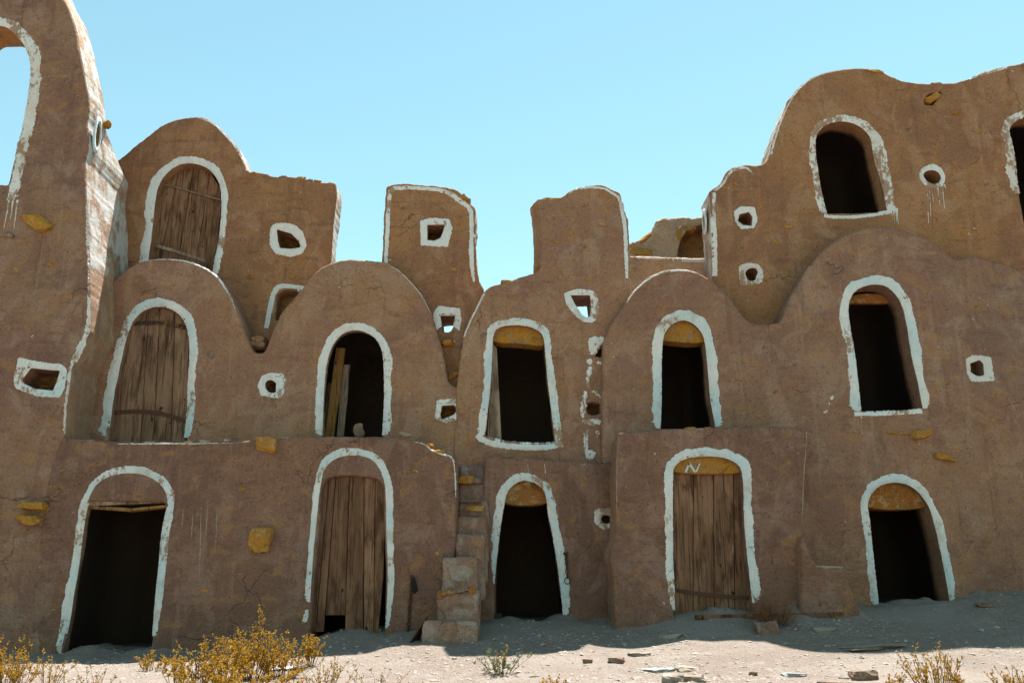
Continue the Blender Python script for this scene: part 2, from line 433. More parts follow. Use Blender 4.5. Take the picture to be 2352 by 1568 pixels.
class Wall:
    """A plastered wall standing in the plane y = d: face with soft relief, rolled edges, real openings with deep jambs."""
    def __init__(s, d, outline, holes=(), thick=.7, r=.07, rough=.012, seed=1.0, cell=.075, relief=1.0, back=None, shift=None, lean=None):
        s.shift, s.lean = shift, lean
        s.d, s.thick, s.r, s.seed, s.relief, s.cell = d, thick, r, seed, relief, cell
        s.back = back
        o = resample(chaikin(corners(px2(outline, d), True), True, 2), .03, True)
        if area(o) < 0: o = o[::-1]
        s.outline = rough_loop(o, rough, seed)
        s.holes = []
        for h in holes:
            p = resample(chaikin(corners(px2(h['pts'], d), True, .09 if len(h['pts']) > 9 else .045), True, h.get('sm', 2)), .03, True)
            if area(p) < 0: p = p[::-1]
            s.holes.append((rough_loop(p, h.get('rough', .008), seed + 9), h))
        s.hr = .035
    def base(s, x, z):
        k = s.lean(x, z) if s.lean else 0.0
        return k + s.relief * (.05 * nz(x, z, .55, s.seed) + .030 * nz(x, z, 1.7, s.seed + 3) + .010 * nz(x, z, 5, s.seed + 6))
    def surf(s, P):
        """depth y of the finished face at the points P"""
        P = np.asarray(P, float)
        y = s.d + np.array([s.base(a, b) for a, b in P])
        def roll(dist, r):
            t = (1 - dist / r).clip(0, 1)
            return r * (1 - np.sqrt(1 - t * t))
        y = y + roll(dist_loops(P, [s.outline]), s.r)
        for p, h in s.holes:
            lo, hi = p.min(0) - .05, p.max(0) + .05
            k = np.where((P >= lo).all(1) & (P <= hi).all(1))[0]
            if len(k): y[k] += roll(dist_loops(P[k], [p]), s.hr)
        return y
    def build(s, parent, mats, name='wall'):
        loops = [s.outline] + [p for p, h in s.holes]
        pts = []; edges = []; n0 = 0
        for l in loops:
            n = len(l); pts.append(l)
            edges += [(n0 + i, n0 + (i + 1) % n) for i in range(n)]; n0 += n
        extra = []
        for k, l in enumerate(loops):
            n = normals(l, True) * (1 if k == 0 else -1)
            for dd in ((.012, .03, .055) if k == 0 else (.008, .02, .036)):
                if k == 0: dd *= s.r / .07
                q = l + n * dd
                q = q[dist_loops(q, [l]) > .9 * dd]
                extra.append(q)
        lo, hi = s.outline.min(0), s.outline.max(0)
        gx = np.arange(lo[0], hi[0], s.cell); gy = np.arange(lo[1], hi[1], s.cell * .87)
        G = np.array([(x + (j % 2) * s.cell * .5, y) for j, y in enumerate(gy) for x in gx])
        G += rng.uniform(-.15, .15, G.shape) * s.cell
        extra.append(G)
        E = np.vstack(extra)
        E = E[inside(E, s.outline)]
        for p, h in s.holes: E = E[~inside(E, p)]
        dd = dist_loops(E, loops)
        nE = sum(len(x) for x in extra[:-1])
        E = E[dd > .006]
        A = np.vstack(pts + [E])
        res = delaunay_2d_cdt([Vector(p) for p in A], edges, [], 0, 1e-5)
        V = np.array([(v.x, v.y) for v in res[0]]); F = np.array([f for f in res[2] if len(f) == 3])
        orig = {}
        for i, ol in enumerate(res[3]):
            for q in ol: orig[q] = i
        cen = V[F].mean(1)
        keep = inside(cen, s.outline)
        for p, h in s.holes: keep &= ~inside(cen, p)
        F = F[keep]
        y = s.surf(V)
        verts = [(a, b, c) for (a, c), b in zip(V, y)]
        faces = []; mi = []
        for f in F:
            a, b, c = V[f]
            if (b[0] - a[0]) * (c[1] - a[1]) - (b[1] - a[1]) * (c[0] - a[0]) < 0: f = f[::-1]
            faces.append(tuple(int(i) for i in f)); mi.append(0)
        def sweep(first, rings, mat, flip, cap=None):
            prev = first
            n = len(first)
            for ring in rings:
                i0 = len(verts); verts.extend(ring)
                cur = list(range(i0, i0 + n))
                for i in range(n):
                    j = (i + 1) % n
                    f = (prev[i], cur[i], cur[j], prev[j])
                    faces.append(f[::-1] if flip else f); mi.append(mat)
                prev = cur
            if cap is not None:
                i0 = len(verts)
                c = np.mean([verts[i] for i in prev], 0)
                verts.append((c[0], c[1] + .03, c[2]))
                for i in range(n):
                    f = (prev[i], i0, prev[(i + 1) % n])
                    faces.append(f[::-1] if flip else f); mi.append(cap)
        # the outer edge, carried back
        idx = [orig[i] for i in range(len(s.outline))]
        n = normals(s.outline, True)
        rings = []
        for t in (.06, .25, .55, 1.0):
            ring = []
            for i, (x, z) in enumerate(s.outline):
                T = s.back(x, z) if s.back else s.thick
                y0 = verts[idx[i]][1]
                yy = y0 + (s.d + T - y0) * t
                w = .03 * noise.noise((x * 2, yy * 2, z * 2)) * min(1, t * 3)
                dx = s.shift(x, z) * min(1, t * 2.2) if s.shift else 0
                ring.append((x + n[i, 0] * w + dx, yy, z + n[i, 1] * w))
            rings.append(ring)
        sweep(idx, rings, 1, False)
        # openings
        n0 = len(s.outline)
        for p, h in s.holes:
            idx = [orig[n0 + i] for i in range(len(p))]; n0 += len(p)
            n = normals(p, True)
            D = h.get('deep', .42); inset = h.get('inset', .015); rings = []
            for t in (.08, .3, .65, 1.0):
                ring = []
                for i, (x, z) in enumerate(p):
                    y0 = verts[idx[i]][1]
                    yy = y0 + (s.d + D - y0) * t
                    w = .022 * noise.noise((x * 3, yy * 3, z * 3 + 5)) * min(1, t * 3) + inset * t
                    ring.append((x + n[i, 0] * w, yy, z + n[i, 1] * w))
                rings.append(ring)
            sweep(idx, rings, h.get('jamb', 0), True, None)
            last = list(range(len(verts) - len(p), len(verts)))
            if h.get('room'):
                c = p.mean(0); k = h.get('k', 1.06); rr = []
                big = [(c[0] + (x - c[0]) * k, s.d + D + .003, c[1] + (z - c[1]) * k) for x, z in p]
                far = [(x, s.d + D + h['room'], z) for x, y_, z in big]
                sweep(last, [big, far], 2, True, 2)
            elif h.get('cap', True):
                verts_c = [verts[i] for i in last]
                cm = h.get('capmat', 3)
                sweep(last, [[(x, y_ + .01, z) for x, y_, z in verts_c]], cm, True, cm)
        me = mesh(name, verts, faces)
        for m in mats: me.materials.append(m)
        me.polygons.foreach_set('material_index', mi)
        o = link(name, me, mats, parent)
        return o
    # ---- paint laid on the face as a thin skin of its own
    def skin(s, name, inner, outer, mat, parent, lift=.007, across=5, closed=False):
        n = len(inner)
        P = np.vstack([inner + (outer - inner) * (j / (across - 1)) for j in range(across)])
        y = s.surf(P) - lift
        y[:n] += lift * 1.6; y[-n:] += lift * 1.6
        verts = [(a, b, c) for (a, c), b in zip(P, y)]
        faces = []
        m = n if closed else n - 1
        for j in range(across - 1):
            for i in range(m):
                k = (i + 1) % n
                faces.append((j * n + i, j * n + k, (j + 1) * n + k, (j + 1) * n + i)[::-1])
        return link(name, mesh(name, verts, faces), mat, parent)
    def band(s, path, w, mat, parent, name='painted_surround', jag=.02, tuck=.012, ends=True):
        """paint round a doorway: path runs up the left jamb, over the arch and down the right; w = widths in pixels along it"""
        p = resample(chaikin(px2(path, s.d), False, 2), .014, False)
        u = np.linspace(0, 1, len(p)); sc = s.d / 2100.0 * 1.02
        W = np.interp(u, np.linspace(0, 1, len(w)), w) * sc
        N = normals(p, False)
        se = s.seed + 20
        fr = np.array([nz(x, z, 2.0, se) for x, z in p]); hi = np.array([nz(x, z, 9, se) + .8 * nz(x, z, 24, se) + 1.0 * nz(x, z, 60, se) for x, z in p])
        hi2 = np.array([nz(x, z, 24, se + 4) + .8 * nz(x, z, 60, se + 4) for x, z in p])
        fr2 = np.array([nz(x, z, 5.5, se + 8) for x, z in p])
        W = W * .95 * (1 + .26 * fr + .2 * fr2) + .75 * jag * hi
        inner = p - N * (tuck + .25 * jag * hi2)[:, None]
        if ends:
            k = min(8, len(p) // 4)
            W[:k] *= np.linspace(.55, 1, k) + .25 * rng.uniform(-1, 1, k); W[-k:] *= np.linspace(1, .55, k) + .25 * rng.uniform(-1, 1, k)
        return s.skin(name, inner, p + N * W[:, None], mat, parent)
    def stroke(s, path, w, mat, parent, name='paint_line', jag=.01, smooth=1):
        p = resample(chaikin(px2(path, s.d), False, smooth), .014, False)
        u = np.linspace(0, 1, len(p)); sc = s.d / 2100.0 * 1.02
        W = np.interp(u, np.linspace(0, 1, len(w)), w) * sc * .5
        N = normals(p, False); se = s.seed + 40
        a = np.array([nz(x, z, 26, se) + .8 * nz(x, z, 60, se) for x, z in p]); b = np.array([nz(x, z, 26, se + 3) + .8 * nz(x, z, 60, se + 3) for x, z in p])
        lo = np.array([nz(x, z, 2.5, se + 7) for x, z in p])
        W = W * (1 + .2 * lo)
        A = np.maximum(W + jag * a, .002); B = np.maximum(W + jag * b, .002)
        return s.skin(name, p - N * A[:, None], p + N * B[:, None], mat, parent, across=4)
    def ring(s, inner, outer, mat, parent, name='vent_surround', jag=.012, a0=0, a1=360):
        """paint round a small vent, between two star-shaped outlines"""
        I = chaikin(corners(px2(inner, s.d), True, .045), True, 2); O = chaikin(corners(px2(outer, s.d), True, .06), True, 2)
        c = I.mean(0)
        full = a1 - a0 >= 360
        n = int(110 * (a1 - a0) / 360)
        th = np.radians(np.linspace(a0, a1, n, endpoint=not full))
        def rad(poly):
            a, b = poly, np.roll(poly, -1, 0)
            out = np.zeros(n)
            for i, t in enumerate(th):
                dx, dz = math.cos(t), math.sin(t)
                e = b - a; f = a - c
                den = dx * e[:, 1] - dz * e[:, 0]
                den = np.where(np.abs(den) < 1e-9, 1e-9, den)
                tt = (f[:, 0] * e[:, 1] - f[:, 1] * e[:, 0]) / den
                uu = (f[:, 0] * dz - f[:, 1] * dx) / den
                ok = (tt > 0) & (uu >= -1e-6) & (uu <= 1 + 1e-6)
                out[i] = tt[ok].max() if ok.any() else .1
            return out
        ri, ro = rad(I), rad(O)
        dirs = np.stack([np.cos(th), np.sin(th)], 1)
        hi = np.array([nz(x, z, 26, s.seed + 50) + .8 * nz(x, z, 60, s.seed + 50) for x, z in c + dirs * ro[:, None]])
        ro = np.maximum(ro + jag * hi, ri + .01)
        q0 = c + dirs * (ri - .012)[:, None]; q1 = c + dirs * ro[:, None]
        return s.skin(name, q1, q0, mat, parent, closed=full)
    def splat(s, pts, mat, parent, name='paint_patch', jag=.016):
        P = resample(chaikin(px2(pts, s.d), True, 2), .014, True)
        if area(P) > 0: P = P[::-1]
        N = normals(P, True)
        hi = np.array([nz(x, z, 20, s.seed + 60) + .9 * nz(x, z, 50, s.seed + 60) for x, z in P])
        P = P + N * (jag * hi)[:, None]
        c = P.mean(0)
        return s.skin(name, c + (P - c) * .02, P, mat, parent, closed=True)

# ------------------------------------------------------------------ small solid pieces
def clip(poly, a, b):
    """keep the part of a polygon to the left of a->b"""
    out = []
    def side(p): return (b[0] - a[0]) * (p[1] - a[1]) - (b[1] - a[1]) * (p[0] - a[0])
    for i in range(len(poly)):
        p, q = poly[i], poly[(i + 1) % len(poly)]
        sp, sq = side(p), side(q)
        if sp >= 0: out.append(p)
        if (sp >= 0) != (sq >= 0):
            t = sp / (sp - sq); out.append((p[0] + (q[0] - p[0]) * t, p[1] + (q[1] - p[1]) * t))
    return out
def prism(name, poly, y0, y1, mat, parent, bevel=.006, wob=0.0, tilt=0.0):
    """a board or slab cut to an outline (x, z), from y0 (front) to y1"""
    p = np.array(poly, float)
    if area(p) < 0: p = p[::-1]
    c = p.mean(0)
    bm = bmesh.new()
    vf = []
    for x, z in p:
        vf.append(bm.verts.new((x, y0 + tilt * (x - c[0]) + wob * nz(x, z, 2.5, y0 * 7), z)))
    vb = [bm.verts.new((v.co.x, v.co.y + (y1 - y0), v.co.z)) for v in vf]
    n = len(vf)
    bm.faces.new(vf); bm.faces.new(vb[::-1])
    for i in range(n): bm.faces.new((vf[i], vb[i], vb[(i + 1) % n], vf[(i + 1) % n]))
    bm.normal_update()
    if bevel:
        es = [e for e in bm.edges if e.verts[0] in vf and e.verts[1] in vf]
        bmesh.ops.bevel(bm, geom=es, offset=bevel, segments=1, affect='EDGES')
    me = bpy.data.meshes.new(name); bm.to_mesh(me); bm.free()
    return link(name, me, mat, parent, smooth=False)
def rock(name, size, seed, mat, loc, rot=(0, 0, 0), parent=None, rough=.28, sub=2, box=.5):
    """a broken stone: a block rounded and chipped"""
    bm = bmesh.new()
    rr = random.Random(seed)
    if box >= .7:
        bmesh.ops.create_cube(bm, size=2)
        bmesh.ops.subdivide_edges(bm, edges=bm.edges[:], cuts=4, use_grid_fill=True)
        planes = [(Vector((rr.gauss(0, 1), rr.gauss(0, 1), rr.gauss(0, 1))).normalized(), rr.uniform(.98, 1.35)) for _ in range(12)]
    else:
        bmesh.ops.create_icosphere(bm, subdivisions=sub, radius=1)
        planes = [(Vector((rr.gauss(0, 1), rr.gauss(0, 1), rr.gauss(0, 1))).normalized(), rr.uniform(.55, .88)) for _ in range(12)]
    sh = (rr.uniform(-.2, .2), rr.uniform(-.1, .1))
    for v in bm.verts:
        p = v.co.copy(); q = p.copy()
        for nn, k in planes:
            dd = q.dot(nn) - k
            if dd > 0: q -= nn * dd
        q *= 1 + rough * .5 * noise.noise(p * 1.3 + Vector((seed * 3.1, 0, 0))) + rough * .3 * noise.noise(p * 4 + Vector((0, seed, 0)))
        q.x += sh[0] * q.z; q.z += sh[1] * q.x
        v.co = Vector((q.x * size[0], q.y * size[1], q.z * size[2]))
    me = bpy.data.meshes.new(name); bm.to_mesh(me); bm.free()
    o = link(name, me, mat, None, smooth=False)
    o.location = loc; o.rotation_euler = rot
    if parent is not None:
        o.parent = parent; o.matrix_parent_inverse = Matrix.Translation(-parent.location)
    return o
def tube(path, rad, sides=6):
    verts, faces = [], []
    n = len(path)
    for i, p in enumerate(path):
        p = Vector(p)
        t = (Vector(path[min(i + 1, n - 1)]) - Vector(path[max(i - 1, 0)])).normalized()
        a = t.orthogonal().normalized(); b = t.cross(a)
        r = rad[i] if isinstance(rad, (list, tuple)) else rad
        for k in range(sides):
            w = 2 * math.pi * k / sides
            verts.append(p + (a * math.cos(w) + b * math.sin(w)) * r)
    for i in range(n - 1):
        for k in range(sides):
            j = (k + 1) % sides
            faces.append((i * sides + k, i * sides + j, (i + 1) * sides + j, (i + 1) * sides + k))
    faces.append(tuple(range(sides))[::-1]); faces.append(tuple(range((n - 1) * sides, n * sides)))
    return verts, faces
def door(parent, wall, outline, cuts, mat='wood', y=.2, straps=(), short=None, label=None):
    """planks cut to the doorway; cuts are (x at top, x at bottom) pixel joints between planks"""
    d = wall.d + y
    P = chaikin(corners(px2(outline, d), True, .04), True, 1)
    if area(P) < 0: P = P[::-1]
    lo, hi = P.min(0), P.max(0)
    ys = [p[1] for p in outline]; ytop, ybot = min(ys), max(ys)
    # the ledges behind the boards carry the door
    def ledge(name, zz, par):
        return prism(name, [(lo[0] + .06, zz - .06), (hi[0] - .08, zz - .06), (hi[0] - .08, zz + .06), (lo[0] + .06, zz + .06)], d + .047, d + .085, M[mat], par, bevel=0)
    dr = ledge('door', lo[1] + .25 * (hi[1] - lo[1]), parent)
    ledge('ledge', lo[1] + .72 * (hi[1] - lo[1]), dr)
    if label: dr['label'] = label
    lines = [(None, None)] + list(cuts) + [(None, None)]
    for i in range(len(lines) - 1):
        q = [tuple(v) for v in P]
        (at_, ab), (bt, bb) = lines[i], lines[i + 1]
        g = .005
        if at_ is not None:
            a = px2([(at_, ytop), (ab, ybot)], d); q = clip(q, (a[0][0] + g, a[0][1]), (a[1][0] + g, a[1][1]))
        if bt is not None:
            a = px2([(bt, ytop), (bb, ybot)], d); q = clip(q, (a[1][0] - g, a[1][1]), (a[0][0] - g, a[0][1]))
        if short and i in short:
            zc = px2([(0, short[i])], d)[0][1]; q = clip(q, (-99, zc), (99, zc))
        if len(q) > 2: prism('plank', q, d + random.uniform(-.008, .008), d + .042, M[mat], dr, bevel=.004, wob=.01)
    for st in straps:
        pts = px2(st['pts'], d)
        if st.get('kind') == 'rod':
            v, f = tube([(x, d - .022, z) for x, z in resample(chaikin(pts, False, 2), .05, False)], st.get('r', .012))
            link('strap', mesh('strap', v, f), M[st.get('mat', 'iron')], dr)
        else:
            p = resample(chaikin(pts, False, 2), .04, False); hw = st.get('w', .022)
            q = np.vstack([p + [0, hw], (p - [0, hw])[::-1]])
            prism('strap', q, d - .02, d - .008, M[st.get('mat', 'iron')], dr, bevel=0)
    return dr
def lintel(parent, wall, pts, mat, y=.1, t=.3, name='lintel'):
    d = wall.d + y
    P = chaikin(px2(pts, d), True, 2)
    return prism(name, P, d, d + t, mat, parent, bevel=.008, wob=.012)
def embed(parent, wall, x, y, w, h, seed, mat='stone', out=.05, depth=.16, rot=0.0, name='stone'):
    """a stone sticking out of a wall; pixel centre and size"""
    k = wall.d / 2100.0
    c = at(x, y, wall.d)
    yy = wall.surf(np.array([(c.x, c.z)]))[0]
    return rock(name, (w * k * .5, depth, h * k * .5), seed, M[mat], (c.x, yy + depth - out, c.z), (0, rot, 0), parent, rough=.3, sub=3, box=.8)

# ------------------------------------------------------------------ the ground
def build_ground():
    def axis(a, b, fine, lim):
        core = list(np.arange(a, b + 1e-6, fine)); out = []; st = fine
        x = b
        while x < lim: st *= 1.35; x += st; out.append(x)
        left = []; st = fine; x = a
        while x > -lim: st *= 1.35; x -= st; left.append(x)
        return np.array(left[::-1] + core + out)
    xs = axis(-8.5, 8.5, .055, 900); ys = axis(9.6, 15.2, .055, 900)
    nx, ny = len(xs), len(ys)
    verts = [(x, y, gz(x, y)) for y in ys for x in xs]
    faces = [(j * nx + i, j * nx + i + 1, (j + 1) * nx + i + 1, (j + 1) * nx + i) for j in range(ny - 1) for i in range(nx - 1)]
    o = link('ground', mesh('ground', verts, faces), M['ground'])
    tag(o, kind='structure')
build_ground()

def base_of(x, d): 
    X = (x - 1176) / FPX * d
    return (X, d, float(gz(X, d)))
M['soffit'] = make_ochre('bare clay soffit', (.36, .17, .045), (.30, .17, .08), (.20, .09, .03))
M['run_and_lit_edge'] = make_plaster('lime runs and lit edges', (.36, .27, .20), (.33, .24, .175), (.40, .31, .24), 71)  # for lime runs, and for strokes that paint lit edges
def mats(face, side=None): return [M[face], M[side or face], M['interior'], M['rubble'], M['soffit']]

# ------------------------------------------------------------------ tall broken tower at the left
T = empty('granary_tower', base_of(40, 13.7), 'tall left granary wall with see-through arched window and whitewashed side', 'granary')
tw_hole = [(-150, 420), (-135, 300), (-120, 180), (-95, 100), (-40, 58), (0, 57), (21, 63), (42, 84), (60, 105), (70, 134), (74, 158), (67, 211), (56, 264), (42, 316), (30, 369), (18, 422), (15, 424)]
tv_in = [(49, 871), (70, 844), (113, 848), (141, 851), (135, 874), (125, 899), (81, 895), (53, 881)]
tv_out = [(40, 818), (88, 829), (148, 837), (160, 853), (155, 895), (141, 915), (88, 913), (32, 892), (30, 867)]
z246 = at(0, 250, 13.7).z; z330 = at(0, 335, 13.7).z
wT = Wall(13.7, [(-330, 1620), (-330, -180), (40, -180), (110, -90), (148, 0), (172, 53), (181, 98), (190, 148), (201, 211), (203, 246), (199, 281), (202, 330), (195, 369), (197, 457), (201, 551), (204, 635), (207, 698), (204, 758), (186, 800), (167, 835), (161, 881), (151, 952), (147, 1004), (118, 1100), (100, 1180), (92, 1260), (90, 1340), (92, 1420), (92, 1620)],
          [dict(pts=tw_hole, cap=False, deep=.72, inset=-.03, jamb=4), dict(pts=tv_in, deep=.38)], r=.05, seed=2.3,
          back=lambda x, z: .68 if z > z246 else (1.75 if z < z330 else 1.75 - 1.07 * (z - z330) / (z246 - z330)))
wT.build(T, mats('plaster_tower', 'limewash_tower'))
wT.stroke([(199, 470), (199, 551), (202, 635), (205, 698), (202, 758), (184, 800), (165, 835), (159, 881), (149, 952), (146, 1000)], [8, 7, 4, 4, 6, 12, 10, 7, 5, 4], M['paint_worn'], T, jag=.014)
wT.splat([(178, 790), (196, 772), (202, 790), (190, 812), (180, 835), (172, 830)], M['paint_worn'], T)
wT.band([(-40, 58), (0, 57), (21, 63), (42, 84), (60, 105), (70, 134), (74, 158), (67, 211), (56, 264), (42, 316), (30, 369), (20, 422), (16, 462)], [28, 26, 28, 32, 30, 30, 28], M['paint_worn'], T, jag=.03)
for p, w in (([(22, 460), (17, 490), (10, 527)], [7, 3, 1.5]), ([(30, 460), (27, 495), (24, 505)], [7, 3, 1.2]), ([(41, 460), (37, 495), (33, 526)], [7, 3, 1.5])):
    wT.stroke(p, w, M['paint_blue'], T, 'paint_drip', jag=.004)
wT.ring(tv_in, tv_out, M['paint_blue'], T)
embed(T, wT, 88, 512, 74, 34, 11, 'stone', out=.10, rot=R(38))
embed(T, wT, 24, 541, 24, 18, 12, 'stone_red', out=.05)
embed(T, wT, 84, 1163, 56, 20, 13, 'stone', out=.16, rot=R(3))
embed(T, wT, 71, 1194, 52, 22, 14, 'stone', out=.16, rot=R(6))
embed(T, wT, 133, 1132, 30, 9, 15, 'stone_red', out=.015, rot=R(-35))
embed(T, wT, 112, 605, 20, 12, 16, 'stone', out=.012, rot=R(50))
# small rimmed hole in the lit side of the tower and the stone at its broken edge
sx = at(203, 300, 13.7).x
def side_hole(parent, x, y0, z0, ry, rz, sgn):
    ring, faces, cup = [], [], []
    n = 28
    for k in range(n):
        a = 2 * math.pi * k / n
        for q, (s_, o) in enumerate(((1.55, 0), (1.5, .02), (1.08, .03), (1.0, .0))):
            wv = 1 + .12 * noise.noise((a, q, 2))
            ring.append((x + sgn * o, y0 + ry * s_ * wv * math.cos(a), z0 + rz * s_ * wv * math.sin(a)))
        cup.append((x + sgn * .012, y0 + ry * 1.1 * math.cos(a), z0 + rz * 1.1 * math.sin(a)))
    for k in range(n):
        j = (k + 1) % n
        for q in range(3): faces.append((k * 4 + q, k * 4 + q + 1, j * 4 + q + 1, j * 4 + q))
    link('vent_surround', mesh('vent_surround', ring, faces), M['paint_blue'], parent)
    cup.append((x - sgn * .05, y0, z0))
    link('vent_recess', mesh('vent_recess', cup, [(k, (k + 1) % n, n) for k in range(n)]), M['rubble'], parent)
pz = at(209, 312, 13.95)
side_hole(T, sx + .035, 13.93, pz.z, .085, .22, 1)
pe = at(250, 288, 14.35)
rock('stone', (.07, .12, .11), 31, M['stone'], (pe.x - .02, 14.33, pe.z), (.2, .3, .1), T, sub=3)

# ------------------------------------------------------------------ long ground-floor block left of the stairs
B1 = empty('granary_block', base_of(560, 13.7), 'long ground floor block left of the stairs with dark doorway and plank door', 'granary')
d1_hole = [(136, 1560), (146, 1490), (158, 1429), (169, 1359), (184, 1249), (197, 1165), (204, 1150), (370, 1152), (384, 1158), (382, 1176), (371, 1227), (364, 1322), (356, 1396), (347, 1480), (340, 1560)]
d2_hole = [(700, 1540), (713, 1446), (724, 1311), (735, 1196), (739, 1115), (751, 1097), (782, 1091), (820, 1091), (859, 1096), (879, 1109), (882, 1196), (886, 1311), (884, 1438), (882, 1540)]
wB = Wall(13.7, [(60, 1630), (70, 1420), (84, 1240), (105, 1120), (143, 1003), (202, 1008), (275, 1015), (367, 1014), (533, 1012), (624, 1006), (743, 1001), (870, 1002), (920, 1006), (963, 1011), (980, 1018), (993, 1031), (1016, 1039), (1036, 1042), (1044, 1053), (1047, 1080), (1049, 1142), (1046, 1260), (1030, 1400), (1025, 1630)],
          [dict(pts=d1_hole, room=2.6, k=1.12, deep=.13), dict(pts=d2_hole, room=1.6, k=1.0, deep=.5)], thick=1.25, r=.045, rough=.014, seed=4.1)
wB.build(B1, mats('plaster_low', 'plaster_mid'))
wB.stroke([(270, 1019), (367, 1018), (450, 1018), (533, 1016)], [1.5, 4, 3, 2], M['rim_light'], B1, 'painted_rim_light', jag=.012)  # sunlight along the ledge, painted as a pale stroke
wB.stroke([(950, 1014), (963, 1015), (979, 1022), (992, 1035), (1015, 1043), (1034, 1046), (1042, 1057), (1045, 1084), (1047, 1142)], [1, 2.5, 4, 5, 4, 2.5, 3, 3, 2], M['rim_light'], B1, 'painted_rim_light', jag=.01)
wB.band([(140, 1500), (158, 1429), (169, 1359), (184, 1249), (197, 1165), (206, 1135), (220, 1113), (242, 1097), (275, 1087), (312, 1086), (342, 1093), (367, 1109), (381, 1128), (386, 1150), (382, 1176), (371, 1227), (364, 1322), (356, 1396), (350, 1460)], [16, 20, 20, 20, 16, 17, 20, 21, 20, 17, 10], M['paint_blue'], B1, jag=.014)
wB.band([(711, 1382), (716, 1311), (724, 1215), (734, 1138), (737, 1103), (743, 1076), (767, 1053), (801, 1044), (836, 1046), (859, 1057), (876, 1084), (884, 1111), (885, 1200), (889, 1300), (888, 1380), (886, 1442)], [14, 15, 15, 15, 17, 19, 20, 20, 22, 20, 18, 15, 8], M['paint_blue'], B1, jag=.012)
wB.splat([(700, 1400), (709, 1395), (709, 1425), (700, 1432), (693, 1425)], M['paint_worn'], B1)
d = wB.d + .06
def beam(par, a, b, hh, y, t, mat, name='lintel_beam'):
    p, q = px2([a, b], y)
    prism(name, [(p[0], p[1] - hh), (q[0], q[1] - hh), (q[0], q[1] + hh), (p[0], p[1] + hh)], y, y + t, M[mat], par, bevel=.006, wob=.012)
beam(B1, (198, 1156), (386, 1146), .040, 13.74, .2, 'wood_grey')
beam(B1, (196, 1163), (300, 1170), .026, 13.77, .2, 'wood_ochre')
beam(B1, (290, 1171), (386, 1161), .022, 13.79, .2, 'wood_ochre')
beam(B1, (205, 1147), (330, 1140), .020, 13.72, .12, 'wood_ochre')
door(B1, wB, [(706, 1475), (716, 1400), (727, 1300), (738, 1196), (742, 1085), (884, 1085), (884, 1196), (880, 1330), (868, 1455), (800, 1462), (740, 1452)], [(757, 722), (772, 742), (803, 791), (836, 835), (862, 858)], 'wood', y=.15, short={2: 1412, 0: 1450, 1: 1450, 5: 1452})
embed(B1, wB, 612, 1021, 46, 34, 21, 'stone', out=.09, rot=R(12))
embed(B1, wB, 602, 1238, 44, 56, 22, 'stone', out=.15, rot=R(2))
for k, (x, y, w, h) in enumerate(((470, 1013, 26, 7), (520, 1011, 18, 6), (1003, 1037, 34, 9), (430, 1015, 22, 7), (340, 1015, 30, 6), (985, 1022, 20, 8), (655, 1005, 20, 6))):
    embed(B1, wB, x, y, w, h, 40 + k, 'stone' if k in (2, 5) else 'stone_pale', out=.02, depth=.1)
for k in range(9):      # old limewash runs below the ledge
    x = 425 + 9 * k + random.uniform(-4, 4); y0 = 1165 + random.uniform(-20, 25); L = random.uniform(40, 170)
    if k % 2 == 0: wB.stroke([(x, y0), (x - 1, y0 + L * .5), (x - 4, y0 + L)], [1.5, 3, 1.2], M['run_and_lit_edge'], B1, 'lime_run', jag=.008)

# ------------------------------------------------------------------ upper left: two vaulted rooms side by side
A = empty('vaulted_granary', (-3.4, 14.6, 3.6), 'pair of joined vaults above the left block, plank door and open doorway', 'granary')
dA = [(244, 1040), (251, 980), (260, 899), (278, 825), (288, 776), (302, 737), (320, 716), (345, 704), (373, 702), (401, 711), (422, 730), (434, 762), (436, 811), (432, 881), (429, 952), (425, 1040)]
dBh = [(737, 1040), (739, 995), (741, 919), (744, 860), (750, 825), (762, 789), (783, 765), (808, 756), (832, 757), (857, 768), (874, 789), (881, 818), (883, 860), (883, 919), (879, 995), (877, 1040)]
vL_in = [(607, 874), (621, 868), (635, 877), (634, 902), (618, 904), (606, 891)]
vL_out = [(597, 863), (614, 854), (649, 854), (658, 867), (655, 902), (646, 916), (597, 909), (590, 884)]
vB_in = [(1014, 929), (1044, 928), (1051, 938), (1047, 950), (1036, 957), (1015, 964), (1009, 954)]
vB_out = [(1002, 917), (1044, 912), (1057, 922), (1057, 965), (1023, 972), (997, 962)]
wA = Wall(14.6, [(120, 1075), (120, 700), (170, 672), (211, 657), (260, 640), (281, 625), (306, 607), (328, 597), (369, 592), (422, 595), (450, 604), (485, 621), (506, 639), (527, 674), (541, 706), (559, 751), (575, 798), (582, 808), (594, 810), (606, 808), (612, 794), (627, 754), (646, 716), (681, 677), (709, 642), (737, 614), (769, 598), (804, 594), (850, 597), (888, 602), (920, 621), (948, 649), (973, 680), (990, 716), (1001, 747), (1012, 789), (1022, 832), (1028, 872), (1040, 884), (1075, 888), (1075, 1090), (1000, 1090)],
          [dict(pts=dA, room=1.0, k=1.0), dict(pts=dBh, room=2.2, k=1.10, deep=.16), dict(pts=vL_in, deep=.3), dict(pts=vB_in, deep=.3)], thick=.85, r=.055, seed=6.7)
wA.build(A, mats('plaster_mid', 'plaster_mid'))
wA.stroke([(326, 600), (369, 595), (422, 598), (450, 607), (485, 624), (505, 642), (526, 677), (540, 709)], [2, 3, 4, 5.5, 5.5, 5, 4, 2], M['rim_light'], A, 'painted_rim_light', jag=.007)  # vault rim painted pale as if the sun caught it
wA.stroke([(888, 605), (919, 624), (947, 652), (972, 683), (989, 719)], [1, 2.2, 2.5, 2.2, 1], M['rim_light'], A, 'painted_rim_light', jag=.005)
